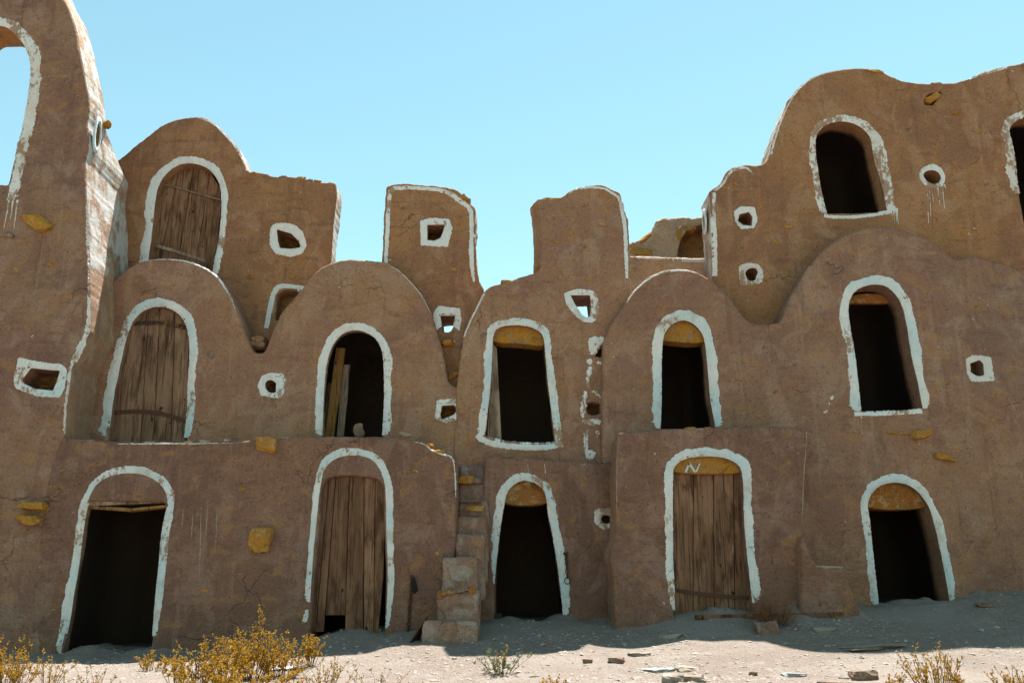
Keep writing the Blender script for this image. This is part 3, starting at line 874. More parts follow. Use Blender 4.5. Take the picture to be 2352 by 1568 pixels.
wA.band([(244, 1002)] + dA[1:-1] + [(424, 1004)], [22, 22, 21, 22, 22, 22, 20, 20, 20, 19], M['paint_blue'], A)
wA.band([(738, 999)] + dBh[1:-1] + [(878, 998)], [17, 20, 21, 20, 19, 19, 20, 19, 18], M['paint'], A)
wA.ring(vL_in, vL_out, M['paint'], A); wA.ring(vB_in, vB_out, M['paint_worn'], A)
door(A, wA, [(248, 1032), (258, 960), (270, 870), (290, 770), (310, 722), (345, 705), (395, 706), (430, 745), (436, 811), (430, 920), (426, 1032)], [(342, 322), (368, 352), (402, 392)], 'wood_mid', y=.13,
     straps=[dict(pts=[(305, 744), (350, 741), (400, 745), (440, 757)], w=.034, mat='iron_rust'), dict(pts=[(262, 948), (310, 944), (370, 948), (430, 968)], w=.034)])
embed(A, wA, 484, 815, 16, 20, 61, 'stone_red', out=.02, rot=R(-30))
# steps of rubble in the valley between both vaults
for k, (x, y, w, h) in enumerate(((592, 795, 44, 22), (598, 782, 34, 14))):
    p = at(x, y, 14.95)
    rock('stone', (w / 300, .16, h / 300), 70 + k, M['plaster_mid'], (p.x, 14.98, p.z), (0, 0, 0), A, sub=3, box=.9)

# ------------------------------------------------------------------ top left vault with its long wall
F = empty('upper_granary', (-4.6, 15.35, 5.8), 'topmost left vault with slanting plank door and flat wall beside it', 'granary')
dF = [(332, 650), (338, 595), (346, 551), (352, 492), (357, 439), (369, 411), (390, 387), (415, 374), (443, 373), (471, 380), (492, 397), (506, 422), (510, 457), (508, 510), (500, 565), (489, 618), (484, 650)]
vF_in = [(635, 526), (653, 531), (671, 536), (688, 554), (692, 568), (667, 573), (642, 571), (637, 554)]
vF_out = [(625, 515), (646, 510), (678, 515), (699, 533), (706, 564), (695, 585), (667, 592), (632, 585), (618, 564), (618, 532)]
vF2_in = [(632, 735), (637, 677), (653, 666), (690, 668), (690, 735)]
wF = Wall(15.35, [(190, 690), (190, 420), (250, 385), (292, 352), (316, 327), (341, 309), (369, 288), (404, 272), (432, 267), (468, 269), (492, 281), (520, 309), (545, 337), (562, 369), (570, 393), (605, 396), (628, 406), (656, 404), (699, 411), (727, 417), (741, 421), (771, 419), (774, 438), (769, 490), (762, 578), (758, 640), (757, 700), (700, 745), (690, 850), (500, 850), (495, 690)],
          [dict(pts=dF, room=.9, k=1.0, deep=.5), dict(pts=vF_in, deep=.4), dict(pts=vF2_in, deep=.28, capmat=4)], thick=.45, r=.04, rough=.016, seed=9.2)
wF.build(F, mats('plaster_top', 'limewash'))
wF.stroke([(455, 271), (491, 284), (518, 312), (543, 340), (560, 372), (567, 392)], [1.5, 4, 5, 5, 5, 4], M['rim_light'], F, 'painted_rim_light', jag=.006)  # painted sunlight on the right-hand vault rim
wF.band([(334, 630)] + dF[1:-1] + [(486, 634)], [20, 22, 23, 24, 22, 20, 18, 17, 17, 18, 18, 18], M['paint'], F)
wF.ring(vF_in, vF_out, M['paint'], F)
wF.stroke([(612, 754), (619, 712), (630, 668), (642, 656), (670, 658), (697, 662)], [14, 17, 17, 16, 16, 16], M['paint'], F, 'vent_surround')
door(F, wF, [(338, 640), (345, 580), (362, 500), (372, 425), (395, 393), (440, 384), (480, 393), (505, 430), (508, 470), (500, 560), (484, 640)], [(412, 358), (445, 402), (484, 444)], 'wood', y=.24,
     straps=[dict(pts=[(368, 424), (400, 430), (440, 442), (515, 462)], kind='rod', mat='wood_grey', r=.016), dict(pts=[(345, 561), (400, 576), (472, 600)], w=.03, mat='wood_grey')])
for k, (x, y, w, h, m) in enumerate(((585, 397, 26, 7, 'stone'), (690, 411, 24, 8, 'stone'), (730, 418, 18, 7, 'stone'), (648, 406, 22, 8, 'stone_red'), (712, 415, 16, 6, 'stone_red'))):
    embed(F, wF, x, y, w, h, 80 + k, m, out=.015, depth=.14)
embed(F, wF, 578, 636, 20, 12, 86, 'rubble', out=.015)

# ------------------------------------------------------------------ middle pier with square vent
G = empty('granary_pier', (-1.2, 15.1, 4.0), 'wall pier against the sky edged in white with square vent', 'granary')
vG_in = [(980, 515), (1022, 514), (1020, 530), (1013, 547), (998, 554), (980, 552)]
vG_out = [(964, 505), (987, 499), (1033, 502), (1042, 524), (1030, 569), (964, 565)]
vG2_in = [(1010, 724), (1047, 723), (1042, 751), (1033, 764), (1015, 762)]
vG2_out = [(994, 719), (1004, 700), (1058, 708), (1062, 737), (1056, 764), (1030, 775), (996, 764)]
wG = Wall(14.88, [(860, 760), (878, 599), (880, 526), (883, 466), (885, 428), (903, 422), (938, 422), (998, 425), (1040, 433), (1054, 440), (1068, 452), (1075, 464), (1089, 470), (1094, 482), (1092, 543), (1095, 614), (1099, 645), (1112, 662), (1108, 700), (1088, 742), (1076, 790), (1080, 930), (985, 930), (985, 800), (930, 760)],
          [dict(pts=vG_in, deep=.5), dict(pts=vG2_in, cap=False, deep=.62)], thick=.6, r=.035, rough=.016, seed=12.4)
wG.build(G, mats('plaster_top', 'limewash'))
wG.stroke([(886, 604), (889, 540), (892, 470), (896, 432), (935, 431), (995, 433), (1030, 441), (1056, 462), (1082, 478), (1084, 520), (1083, 600), (1088, 648)], [13, 14, 15, 14, 13, 12, 13, 16, 17, 16, 14, 8], M['paint'], G, jag=.014)
wG.ring(vG_in, vG_out, M['paint'], G)
wG.ring(vG2_in, vG2_out, M['paint'], G, a0=-40, a1=220)
embed(G, wG, 1066, 453, 26, 14, 91, 'lintel', out=.02, rot=R(40))
embed(G, wG, 1030, 790, 30, 14, 92, 'stone', out=.10, depth=.13)
embed(G, wG, 1042, 861, 24, 24, 93, 'stone', out=.03)
embed(G, wG, 1038, 896, 18, 22, 94, 'stone_pale', out=.03)
embed(G, wG, 1065, 458, 8, 8, 95, 'stone', out=.01)

# ------------------------------------------------------------------ middle vault running up into the second pier
Cc = empty('vaulted_granary', (0.5, 14.55, 3.3), 'middle granary with ochre lintel doorway rising into white edged pier', 'granary')
dC = [(1112, 1000), (1118, 950), (1126, 880), (1129, 807), (1131, 768), (1141, 752), (1166, 745), (1201, 745), (1233, 754), (1250, 768), (1254, 807), (1258, 862), (1269, 950), (1277, 1016), (1200, 1016), (1140, 1008)]
vC_in = [(1309, 677), (1356, 677), (1359, 702), (1356, 728), (1347, 731), (1337, 725), (1321, 702)]
vC_out = [(1294, 674), (1326, 662), (1365, 668), (1376, 687), (1378, 722), (1368, 741), (1344, 744), (1324, 731), (1297, 699)]
vC2 = [(1366, 818), (1372, 806), (1385, 792), (1410, 785), (1410, 820)]
vC3 = [(1347, 925), (1364, 922), (1381, 924), (1382, 946), (1368, 953), (1350, 950)]
wC = Wall(14.55, [(1040, 1085), (1048, 900), (1056, 830), (1064, 775), (1071, 751), (1085, 722), (1099, 698), (1110, 674), (1118, 661), (1140, 652), (1169, 647), (1194, 636), (1222, 629), (1241, 622), (1243, 596), (1240, 508), (1233, 457), (1285, 454), (1299, 445), (1313, 433), (1342, 425), (1384, 424), (1405, 435), (1424, 438), (1433, 476), (1444, 505), (1447, 578), (1446, 640), (1458, 700), (1440, 800), (1440, 1085)],
          [dict(pts=dC, room=2.0, k=1.04, deep=.36), dict(pts=vC_in, cap=False, deep=.62), dict(pts=vC2, deep=.3), dict(pts=vC3, deep=.35)], thick=.6, r=.03, rough=.016, seed=15.8,
          shift=lambda x, z: -.10 if (x < .55 and z > 6.75) else 0)
wC.build(Cc, mats('plaster_mid', 'plaster_top'))
wC.band(dC[:14], [20, 18, 18, 17, 18, 19, 18, 18, 18, 19, 18, 18, 18], M['paint_blue'], Cc)
wC.stroke([(1096, 998), (1112, 1012), (1150, 1021), (1200, 1026), (1250, 1027), (1292, 1018)], [18, 22, 22, 20, 20, 18], M['paint_blue'], Cc, 'painted_sill', jag=.018)
wC.ring(vC_in, vC_out, M['paint'], Cc)
lintel(Cc, wC, [(1122, 748), (1180, 740), (1262, 748), (1262, 788), (1240, 795), (1205, 789), (1122, 786)], M['lintel'], y=.12)
for x, L in ((1150, 14), (1163, 24), (1172, 18), (1183, 12)):
    wl_ = at(x, 755, 14.55)
p0 = px2([(1119, 1010), (1152, 1010), (1141, 800), (1131, 790)], 14.75)
prism('door_frame', p0, 14.72, 14.79, M['wood_grey'], Cc, bevel=.005, wob=.01)
wC.stroke([(1308, 444), (1322, 434), (1345, 430), (1385, 431), (1408, 443), (1424, 452), (1431, 490), (1437, 530), (1438, 590), (1440, 640)], [6, 7, 7, 8, 12, 13, 13, 13, 12, 8], M['paint'], Cc, jag=.012)
wC.stroke([(1066, 775), (1074, 752), (1098, 702), (1112, 674)], [4, 4, 5, 6], M['paint_worn'], Cc, jag=.008)
for pts in ([(1350, 770), (1385, 772), (1396, 780), (1378, 795), (1368, 815), (1356, 820), (1349, 800)], [(1346, 826), (1360, 822), (1362, 836), (1350, 838)], [(1350, 842), (1364, 838), (1358, 862), (1352, 872), (1356, 892), (1344, 895), (1348, 860)], [(1330, 960), (1338, 895), (1350, 892), (1346, 930), (1346, 962)], [(1352, 898), (1376, 893), (1382, 918), (1372, 905)], [(1332, 962), (1380, 958), (1388, 975), (1345, 978)], [(1340, 985), (1356, 982), (1350, 1010), (1352, 1045), (1340, 1050)], [(1366, 985), (1380, 988), (1372, 1010)], [(1368, 828), (1384, 828), (1380, 840), (1370, 838)], [(1338, 1030), (1372, 1035), (1365, 1058), (1345, 1055)]):
    wC.splat(pts, M['paint_worn'], Cc, jag=.03)
embed(Cc, wC, 1262, 457, 50, 10, 101, 'stone', out=.012, depth=.15)
embed(Cc, wC, 1165, 647, 30, 9, 102, 'stone', out=.012, depth=.15)
embed(Cc, wC, 1110, 770, 26, 9, 103, 'stone_red', out=.015, rot=R(-25))
embed(Cc, wC, 1310, 537, 16, 12, 104, 'stone', out=.008)

# ------------------------------------------------------------------ middle ground-floor room
C1 = empty('granary_room', base_of(1230, 14.3), 'low middle ground floor room with rusty lintel right of the stairs', 'granary')
d3 = [(1130, 1500), (1135, 1415), (1136, 1340), (1139, 1284), (1148, 1207), (1157, 1157), (1159, 1140), (1169, 1119), (1187, 1105), (1208, 1100), (1233, 1108), (1250, 1122), (1257, 1143), (1260, 1178), (1268, 1214), (1276, 1260), (1283, 1302), (1292, 1378), (1296, 1420), (1298, 1500)]
v1_in = [(1378, 1186), (1390, 1178), (1408, 1186), (1409, 1196), (1398, 1204), (1382, 1202)]
v1_out = [(1364, 1166), (1405, 1164), (1413, 1175), (1412, 1210), (1386, 1218), (1363, 1200)]
wC1 = Wall(14.3, [(1060, 1600), (1070, 1400), (1098, 1230), (1113, 1050), (1160, 1049), (1225, 1052), (1320, 1059), (1377, 1061), (1450, 1064), (1450, 1600)],
           [dict(pts=d3, room=2.4, k=1.03, deep=.45), dict(pts=v1_in, deep=.35)], thick=.8, r=.05, rough=.016, seed=18.1)
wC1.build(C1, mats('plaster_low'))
wC1.band([(1134, 1340), (1139, 1284), (1148, 1207), (1157, 1157), (1159, 1140), (1169, 1119), (1187, 1105), (1208, 1100), (1233, 1108), (1250, 1122), (1257, 1143), (1260, 1178), (1268, 1214), (1276, 1260), (1283, 1302), (1292, 1378), (1295, 1412)], [4, 10, 16, 18, 18, 18, 17, 18, 20, 20, 20, 18, 14], M['paint_blue'], C1)
wC1.ring(v1_in, v1_out, M['paint_worn'], C1)
lintel(C1, wC1, [(1146, 1160), (1155, 1120), (1185, 1098), (1230, 1098), (1256, 1120), (1270, 1160)], M['lintel_rust'], y=.1)
for a, b in (((1212, 1066), (1214, 1086)), ((1251, 1064), (1253, 1088))): wC1.stroke([a, b], [2, 3], M['paint_worn'], C1, 'paint_drip', jag=.004)
# a rounded pilaster strip and broken coping on top of it
for k, (x, y, w, h) in enumerate(((1140, 1050, 40, 9), (1190, 1052, 30, 8), (1245, 1054, 34, 8), (1330, 1061, 36, 8), (1365, 1062, 22, 9))):
    embed(C1, wC1, x, y, w, h, 110 + k, 'plaster_low', out=.02, depth=.15)

# ------------------------------------------------------------------ right-hand box with the wide plank door
D1 = empty('granary_block', base_of(1640, 13.8), 'square ground floor block right of centre with wide plank door', 'granary')
d4 = [(1552, 1520), (1549, 1390), (1547, 1330), (1545, 1249), (1544, 1080), (1549, 1069), (1563, 1055), (1588, 1047), (1630, 1045), (1665, 1048), (1693, 1061), (1705, 1076), (1709, 1108), (1711, 1178), (1718, 1266), (1728, 1354), (1732, 1390), (1745, 1520)]
wD1 = Wall(13.55, [(1408, 1600), (1411, 1430), (1409, 1336), (1403, 1295), (1399, 1268), (1412, 1240), (1414, 1178), (1415, 1073), (1419, 992), (1517, 984), (1630, 981), (1746, 979), (1857, 980), (1858, 1008), (1851, 1100), (1847, 1206), (1850, 1300), (1856, 1600)],
           [dict(pts=d4, room=1.2, k=1.0, deep=.5)], thick=1.25, r=.05, rough=.01, seed=21.5)
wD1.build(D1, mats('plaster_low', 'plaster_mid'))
wD1.band([(1549, 1400)] + d4[2:-2] + [(1731, 1384)], [10, 18, 20, 19, 19, 21, 21, 20, 21, 20, 20, 21, 19, 18], M['paint_blue'], D1)
wDb = Wall(13.42, [(1836, 1600), (1840, 1230), (1849, 1236), (1856, 1262), (1871, 1293), (1900, 1296), (1938, 1297), (1948, 1309), (1951, 1335), (1966, 1362), (1976, 1400), (1990, 1600)], [], thick=.9, r=.06, rough=.02, seed=41.0, relief=.8)
wDb.build(D1, mats('plaster_low', 'plaster_mid'), 'buttress')
wDb.stroke([(1874, 1300), (1900, 1301), (1938, 1302)], [4, 7, 5], M['run_and_lit_edge'], D1, 'lit_edge', jag=.012)  # lit top edge of the buttress, painted as a pale stroke
wD1.stroke([(1853, 990), (1854, 1010), (1847, 1100), (1843, 1204)], [3, 4, 4, 2], M['run_and_lit_edge'], D1, 'lit_edge', jag=.008)  # pale stroke paints light on the corner so the edge reads
wD1.stroke([(1421, 1000), (1417, 1075), (1417, 1175)], [2, 3, 2], M['run_and_lit_edge'], D1, 'lit_edge', jag=.006)  # left corner highlight, painted in the same pale colour
lintel(D1, wD1, [(1540, 1088), (1546, 1064), (1580, 1044), (1670, 1044), (1708, 1066), (1716, 1088)], M['lintel'], y=.10, t=.2)
# the painted mark on the lintel
yl = 13.55 + .10 - .012
def mark(a, b, w):
    p, q = px2([a, b], 13.64); t = (q - p) / np.linalg.norm(q - p); n = np.array([-t[1], t[0]]) * w
    return [tuple(p - n), tuple(q - n * .8), tuple(q + n * .8), tuple(p + n)]
for a, b, w in (((1575, 1084), (1583, 1063), .016), ((1582, 1063), (1597, 1084), .022), ((1599, 1083), (1607, 1064), .011)):
    prism('painted_mark', mark(a, b, w), yl - .006, yl + .02, M['paint'], D1, bevel=0)
door(D1, wD1, [(1549, 1425), (1549, 1330), (1547, 1249), (1545, 1060), (1710, 1060), (1712, 1178), (1718, 1266), (1728, 1354), (1734, 1425)], [(1593, 1592), (1639, 1641), (1685, 1688)], 'wood', y=.2,
     straps=[dict(pts=[(1546, 1354), (1600, 1362), (1660, 1369), (1730, 1372)], w=.028)])
for k, (x, y, w, h) in enumerate(((1585, 983, 24, 7), (1625, 982, 18, 6))): embed(D1, wD1, x, y, w, h, 120 + k, 'stone', out=.012, depth=.1)

# ------------------------------------------------------------------ the right wing: two vaults over a dark doorway
E = empty('vaulted_granary', base_of(1990, 14.4), 'broad right wing with two vault fronts over a dark arched doorway', 'granary')
dD = [(1514, 1040), (1517, 982), (1519, 919), (1519, 825), (1521, 779), (1528, 758), (1545, 740), (1570, 731), (1595, 740), (1612, 758), (1621, 779), (1626, 825), (1633, 919), (1645, 978), (1650, 1040)]
dE = [(1978, 944), (1966, 843), (1955, 769), (1948, 720), (1948, 704), (1952, 685), (1962, 667), (1983, 655), (2015, 651), (2040, 658), (2061, 678), (2075, 702), (2082, 734), (2092, 797), (2103, 850), (2113, 896), (2122, 938), (2050, 944)]
d5 = [(2040, 1500), (2022, 1397), (2018, 1366), (2008, 1295), (2001, 1231), (1993, 1178), (1990, 1160), (1994, 1142), (2004, 1126), (2022, 1112), (2050, 1105), (2079, 1108), (2104, 1121), (2122, 1142), (2136, 1164), (2150, 1213), (2164, 1267), (2175, 1324), (2186, 1382), (2205, 1500)]
vE_in = [(2229, 832), (2254, 823), (2264, 832), (2264, 862), (2247, 866), (2230, 855)]
vE_out = [(2218, 822), (2236, 812), (2284, 815), (2287, 876), (2229, 879), (2220, 858)]
wE = Wall(14.4, [(1384, 1075), (1383, 920), (1383, 860), (1385, 789), (1401, 747), (1419, 719), (1454, 666), (1489, 635), (1524, 621), (1570, 617), (1602, 624), (1640, 645), (1679, 684), (1705, 720), (1721, 738), (1746, 743), (1780, 741), (1795, 737), (1801, 713), (1825, 667), (1857, 611), (1885, 579), (1934, 542), (1962, 530), (2008, 521), (2043, 520), (2096, 535), (2148, 560), (2184, 581), (2208, 590), (2229, 582), (2257, 573), (2300, 574), (2352, 584), (2460, 640), (2520, 700), (2560, 1600), (1800, 1600), (1800, 1075)],
          [dict(pts=dD, room=2.2, k=1.04, deep=.4), dict(pts=dE, room=2.3, k=1.06, deep=.42), dict(pts=d5, room=2.6, k=1.04, deep=.5), dict(pts=vE_in, deep=.3)], thick=.75, r=.05, seed=24.9,
          lean=lambda x, z: .5 * float(np.clip((x - 7.2) / 1.1, 0, 1)) * float(np.clip((z - 4.6) / 2.0, 0, 1)))
wE.build(E, mats('plaster_right', 'plaster_mid'))
wE.stroke([(1440, 694), (1456, 669), (1490, 639), (1525, 625), (1570, 621), (1600, 628)], [2, 4, 6, 7, 7, 2], M['rim_light'], E, 'painted_rim_light', jag=.01)  # sunlit crown of the vault, painted on
wE.band([(1516, 984)] + dD[2:-2] + [(1645, 980)], [20, 24, 23, 23, 26, 27, 26, 25, 25, 24, 20], M['paint_blue'], E)
wE.band(dE[:17], [28, 22, 20, 22, 24, 24, 24, 24, 23, 22, 22, 20, 16], M['paint_blue'], E)
wE.stroke([(1962, 950), (1990, 950), (2050, 949), (2118, 944)], [12, 13, 12, 14], M['paint'], E, 'painted_sill', jag=.012)
wE.band([(2021, 1395)] + d5[2:-1], [14, 18, 18, 18, 19, 19, 19, 18, 18, 18, 16, 14], M['paint_blue'], E, jag=.02)
wE.ring(vE_in, vE_out, M['paint_worn'], E, jag=.02)
wE.stroke([(1978, 955), (1980, 975), (1980, 998)], [4, 2, 1], M['paint_worn'], E, 'paint_drip', jag=.004)
lintel(E, wE, [(1512, 781), (1516, 760), (1545, 735), (1570, 728), (1600, 736), (1622, 760), (1628, 784), (1590, 788), (1560, 785)], M['lintel'], y=.14)
lintel(E, wE, [(1945, 690), (1952, 678), (2000, 672), (2040, 680), (2052, 690), (2052, 696), (1945, 696)], M['lintel_rust'], y=.34, t=.1)
lintel(E, wE, [(1980, 1170), (1988, 1140), (2010, 1112), (2050, 1100), (2095, 1110), (2125, 1135), (2140, 1170)], M['lintel_rust'], y=.12)
embed(E, wE, 2112, 999, 46, 18, 131, 'stone', out=.12, rot=R(-2))
embed(E, wE, 2066, 995, 60, 6, 132, 'stone', out=.02)
embed(E, wE, 2168, 1050, 44, 14, 133, 'stone', out=.10, rot=R(6))
embed(E, wE, 1775, 1040, 10, 7, 135, 'stone', out=.01)
for pts in ([(1905, 915), (1912, 905), (1918, 912), (1910, 922)], [(1890, 942), (1900, 938), (1902, 948), (1892, 950)], [(1902, 925), (1908, 923), (1906, 932)]): wE.splat(pts, M['paint_worn'], E, jag=.01)

# ------------------------------------------------------------------ top right: high vault and its flanking pier
J = empty('upper_granary', (4.9, 15.0, 5.0), 'highest right wall with open vault doorway, dripping round vent and pier', 'granary')
dJ = [(1899, 489), (1888, 444), (1878, 384), (1872, 330), (1873, 316), (1878, 303), (1892, 287), (1920, 278), (1955, 280), (1983, 292), (2004, 317), (2006, 338), (2011, 373), (2022, 408), (2032, 451), (2039, 487)]
dK = [(2352, 515), (2342, 444), (2335, 391), (2324, 331), (2316, 305), (2318, 289), (2335, 275), (2360, 268), (2400, 275), (2430, 300), (2450, 350), (2475, 430), (2495, 515)]
vI1_in = [(1697, 491), (1721, 485), (1730, 498), (1728, 519), (1707, 519), (1693, 508)]
vI1_out = [(1684, 484), (1700, 473), (1735, 475), (1741, 508), (1732, 526), (1700, 529), (1686, 508)]
vI2_in = [(1709, 625), (1720, 614), (1737, 614), (1742, 625), (1735, 646), (1723, 649), (1713, 641)]
vI2_out = [(1694, 610), (1714, 603), (1741, 606), (1753, 621), (1753, 649), (1737, 656), (1697, 657)]
vJ_in = [(2119, 404), (2121, 396), (2128, 391), (2138, 389), (2148, 390), (2157, 394), (2163, 402), (2164, 412), (2158, 420), (2148, 425), (2136, 422), (2126, 414)]
vJ_out = [(2110, 408), (2111, 396), (2118, 385), (2129, 378), (2142, 376), (2155, 380), (2165, 388), (2171, 399), (2173, 412), (2168, 424), (2157, 431), (2144, 434), (2130, 431), (2117, 421)]
sJ = [(2122, 232), (2133, 216), (2165, 207), (2160, 218), (2145, 240), (2128, 240)]
wJ = Wall(15.0, [(1634, 760), (1638, 632), (1634, 520), (1630, 436), (1657, 420), (1665, 396), (1679, 384), (1714, 375), (1735, 379), (1758, 373), (1769, 352), (1776, 320), (1790, 278), (1811, 229), (1839, 194), (1867, 176), (1902, 164), (1955, 156), (2008, 159), (2040, 171), (2071, 183), (2106, 189), (2194, 187), (2236, 178), (2257, 164), (2307, 155), (2352, 144), (2430, 130), (2560, 130), (2580, 640), (2360, 650), (2240, 640), (1860, 640), (1830, 760)],
          [dict(pts=dJ, room=2.4, k=1.05, deep=.4), dict(pts=dK, room=2.4, k=1.04, deep=.4), dict(pts=vI1_in, deep=.35), dict(pts=vI2_in, deep=.3), dict(pts=vJ_in, deep=.3), dict(pts=sJ, deep=.2)], thick=.7, r=.05, rough=.014, seed=28.6)
wJ.build(J, mats('plaster_top', 'limewash'))
wJ.stroke([(1772, 354), (1779, 322), (1793, 280), (1814, 232), (1841, 198), (1868, 180), (1903, 168), (1955, 160)], [6, 6, 5, 4, 3, 2.5, 2, 2], M['rim_light'], J, 'painted_rim_light', jag=.008)  # pale stroke stands for sun on the high vault's rim
wJ.stroke([(2225, 183), (2250, 172), (2285, 164), (2310, 160)], [3, 9, 9, 3], M['rim_light'], J, 'painted_rim_light', jag=.014)
wJ.band(dJ, [18, 20, 18, 17, 18, 18, 18, 20, 26, 30, 30, 28, 24], M['paint_worn'], J, jag=.022, ends=False)
wJ.stroke([(1893, 494), (1920, 499), (1980, 497), (2046, 488)], [13, 12, 12, 11], M['paint'], J, 'painted_sill', jag=.014)
for x, L, w in ((2046, 26, 3), (2051, 34, 3), (2056, 30, 4), (2059, 36, 3)): wJ.stroke([(x, 480), (x + 1, 480 + L * .5), (x + 3, 480 + L)], [5, w * .7, 1.5], M['paint'], J, 'paint_drip', jag=.003)
wJ.band(dK[1:9], [22, 22, 22, 20, 20, 18], M['paint_worn'], J, jag=.03)
wJ.ring(vI1_in, vI1_out, M['paint'], J); wJ.ring(vI2_in, vI2_out, M['paint_worn'], J); wJ.ring(vJ_in, vJ_out, M['paint'], J)
for x, L, w in ((2128, 88, 2.6), (2133, 74, 2.4), (2138, 40, 2), (2143, 26, 2), (2148, 22, 2), (2153, 48, 2.2), (2158, 30, 2), (2164, 56, 2.4), (2169, 12, 2)):
    wJ.stroke([(x, 424), (x + 2, 424 + L * .5), (x + 5, 424 + L)], [5, w, w * .8], M['paint'], J, 'paint_drip', jag=.003)
wJ.stroke([(1643, 634), (1642, 560), (1638, 500), (1640, 442)], [12, 13, 13, 13], M['paint'], J)
wJ.stroke([(1640, 438), (1660, 424), (1672, 402), (1686, 388), (1714, 383), (1724, 392), (1730, 402)], [8, 8, 8, 9, 10, 9, 5], M['paint_worn'], J)
embed(J, wJ, 2146, 222, 42, 16, 141, 'stone', out=.04, rot=R(-32))
embed(J, wJ, 2196, 260, 20, 6, 142, 'stone', out=.02)
embed(J, wJ, 2013, 166, 44, 9, 143, 'stone', out=.02, depth=.15, rot=R(6))
embed(J, wJ, 1812, 521, 22, 9, 144, 'stone', out=.012)
embed(J, wJ, 2158, 190, 30, 7, 145, 'stone', out=.012, depth=.15)
side_hole(J, at(1632, 510, 15.0).x - .03, 15.3, at(1620, 510, 15.3).z, .10, .16, -1)

for par, wl_, pts in ((F, wF, [(660, 490), (640, 600), (720, 600), (610, 640), (690, 465), (600, 470), (730, 540), (665, 640)]), (G, wG, [(960, 600), (1060, 520), (930, 480), (1040, 620), (1005, 640), (1062, 460)]), (Cc, wC, [(1300, 480), (1342, 572), (1318, 600), (1280, 560), (1390, 520), (1350, 640), (1290, 640)]), (J, wJ, [(1690, 420), (1780, 560), (1700, 570), (1740, 470), (2190, 395), (2200, 480), (2090, 300), (2240, 300), (1820, 300), (1760, 640), (2060, 230), (2260, 420), (2210, 540)]), (T, wT, [(60, 560), (120, 600), (160, 730), (40, 620), (130, 1010), (110, 960), (150, 640), (40, 1010), (100, 330)]), (E, wE, [(2260, 690), (2280, 960), (1780, 900), (2330, 720), (1900, 700), (1760, 800)]), (B1, wB, [(550, 1120), (950, 1080), (505, 1050)])):
    for k, (x, y) in enumerate(pts):
        embed(par, wl_, x + random.uniform(-6, 6), y + random.uniform(-6, 6), random.uniform(7, 18), random.uniform(5, 10), 400 + k * 7 + int(x), random.choice(['stone', 'stone', 'stone_red', 'soffit']), out=.010, depth=.05, rot=random.uniform(-.6, .6))
# ------------------------------------------------------------------ low parapet and ruined vault seen through the gap
K1 = empty('parapet_wall', (2.6, 15.7, 5.6), 'low wall with whitened top in the gap between two piers', 'wall')
wK1 = Wall(15.7, [(1425, 720), (1425, 588), (1470, 586), (1530, 588), (1590, 591), (1660, 592), (1660, 720)], [], thick=.5, r=.05, rough=.016, seed=31.0)
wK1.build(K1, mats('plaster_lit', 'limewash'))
wK1.stroke([(1450, 590), (1500, 592), (1560, 597), (1625, 598)], [7, 8, 14, 12], M['paint_worn'], K1)
K2 = empty('ruined_vault', (4.2, 19.0, 5.5), 'broken vault behind the gap with a dark arch in its face', 'granary')
hK = [(1552, 625), (1556, 582), (1563, 550), (1581, 524), (1612, 514), (1650, 520), (1690, 560), (1700, 625)]
wK2 = Wall(19.0, [(1380, 680), (1390, 572), (1447, 560), (1465, 554), (1489, 536), (1503, 522), (1510, 508), (1521, 498), (1545, 494), (1612, 495), (1690, 500), (1740, 530), (1760, 680)], [dict(pts=hK, deep=.45, jamb=3)], thick=1.5, r=.07, rough=.06, seed=33.0, relief=2.2)
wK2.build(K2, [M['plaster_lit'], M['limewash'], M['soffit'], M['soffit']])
for k, (x, y, w, h) in enumerate(((1475, 578, 60, 20), (1484, 546, 40, 14), (1560, 535, 14, 40), (1585, 522, 34, 12))): embed(K2, wK2, x, y, w, h, 150 + k, 'stone', out=.04, depth=.2, rot=R(-35 if k == 1 else 0))

def bounce_roof(parent, x0, x1, y0, y1, z, seed):  # unseen slab, added to bounce sunlight onto the parapet
    v, f = [], []; nx, ny = 14, 8
    for j in range(ny):
        for i in range(nx):
            x = x0 + (x1 - x0) * i / (nx - 1); y = y0 + (y1 - y0) * j / (ny - 1)
            v.append((x, y, z + .04 * noise.noise((x * 2, y * 2, seed))))
    top = len(v); v += [(x, y, zz - .15) for x, y, zz in v]
    for j in range(ny - 1):
        for i in range(nx - 1):
            q = (j * nx + i, j * nx + i + 1, (j + 1) * nx + i + 1, (j + 1) * nx + i)
            f.append(q); f.append(tuple(a + top for a in q[::-1]))
    link('bounce_roof', mesh('bounce_roof', v, f), M['plaster_lit'], parent)
bounce_roof(E, 1.55, 3.5, 15.12, 15.72, 6.25, 3)
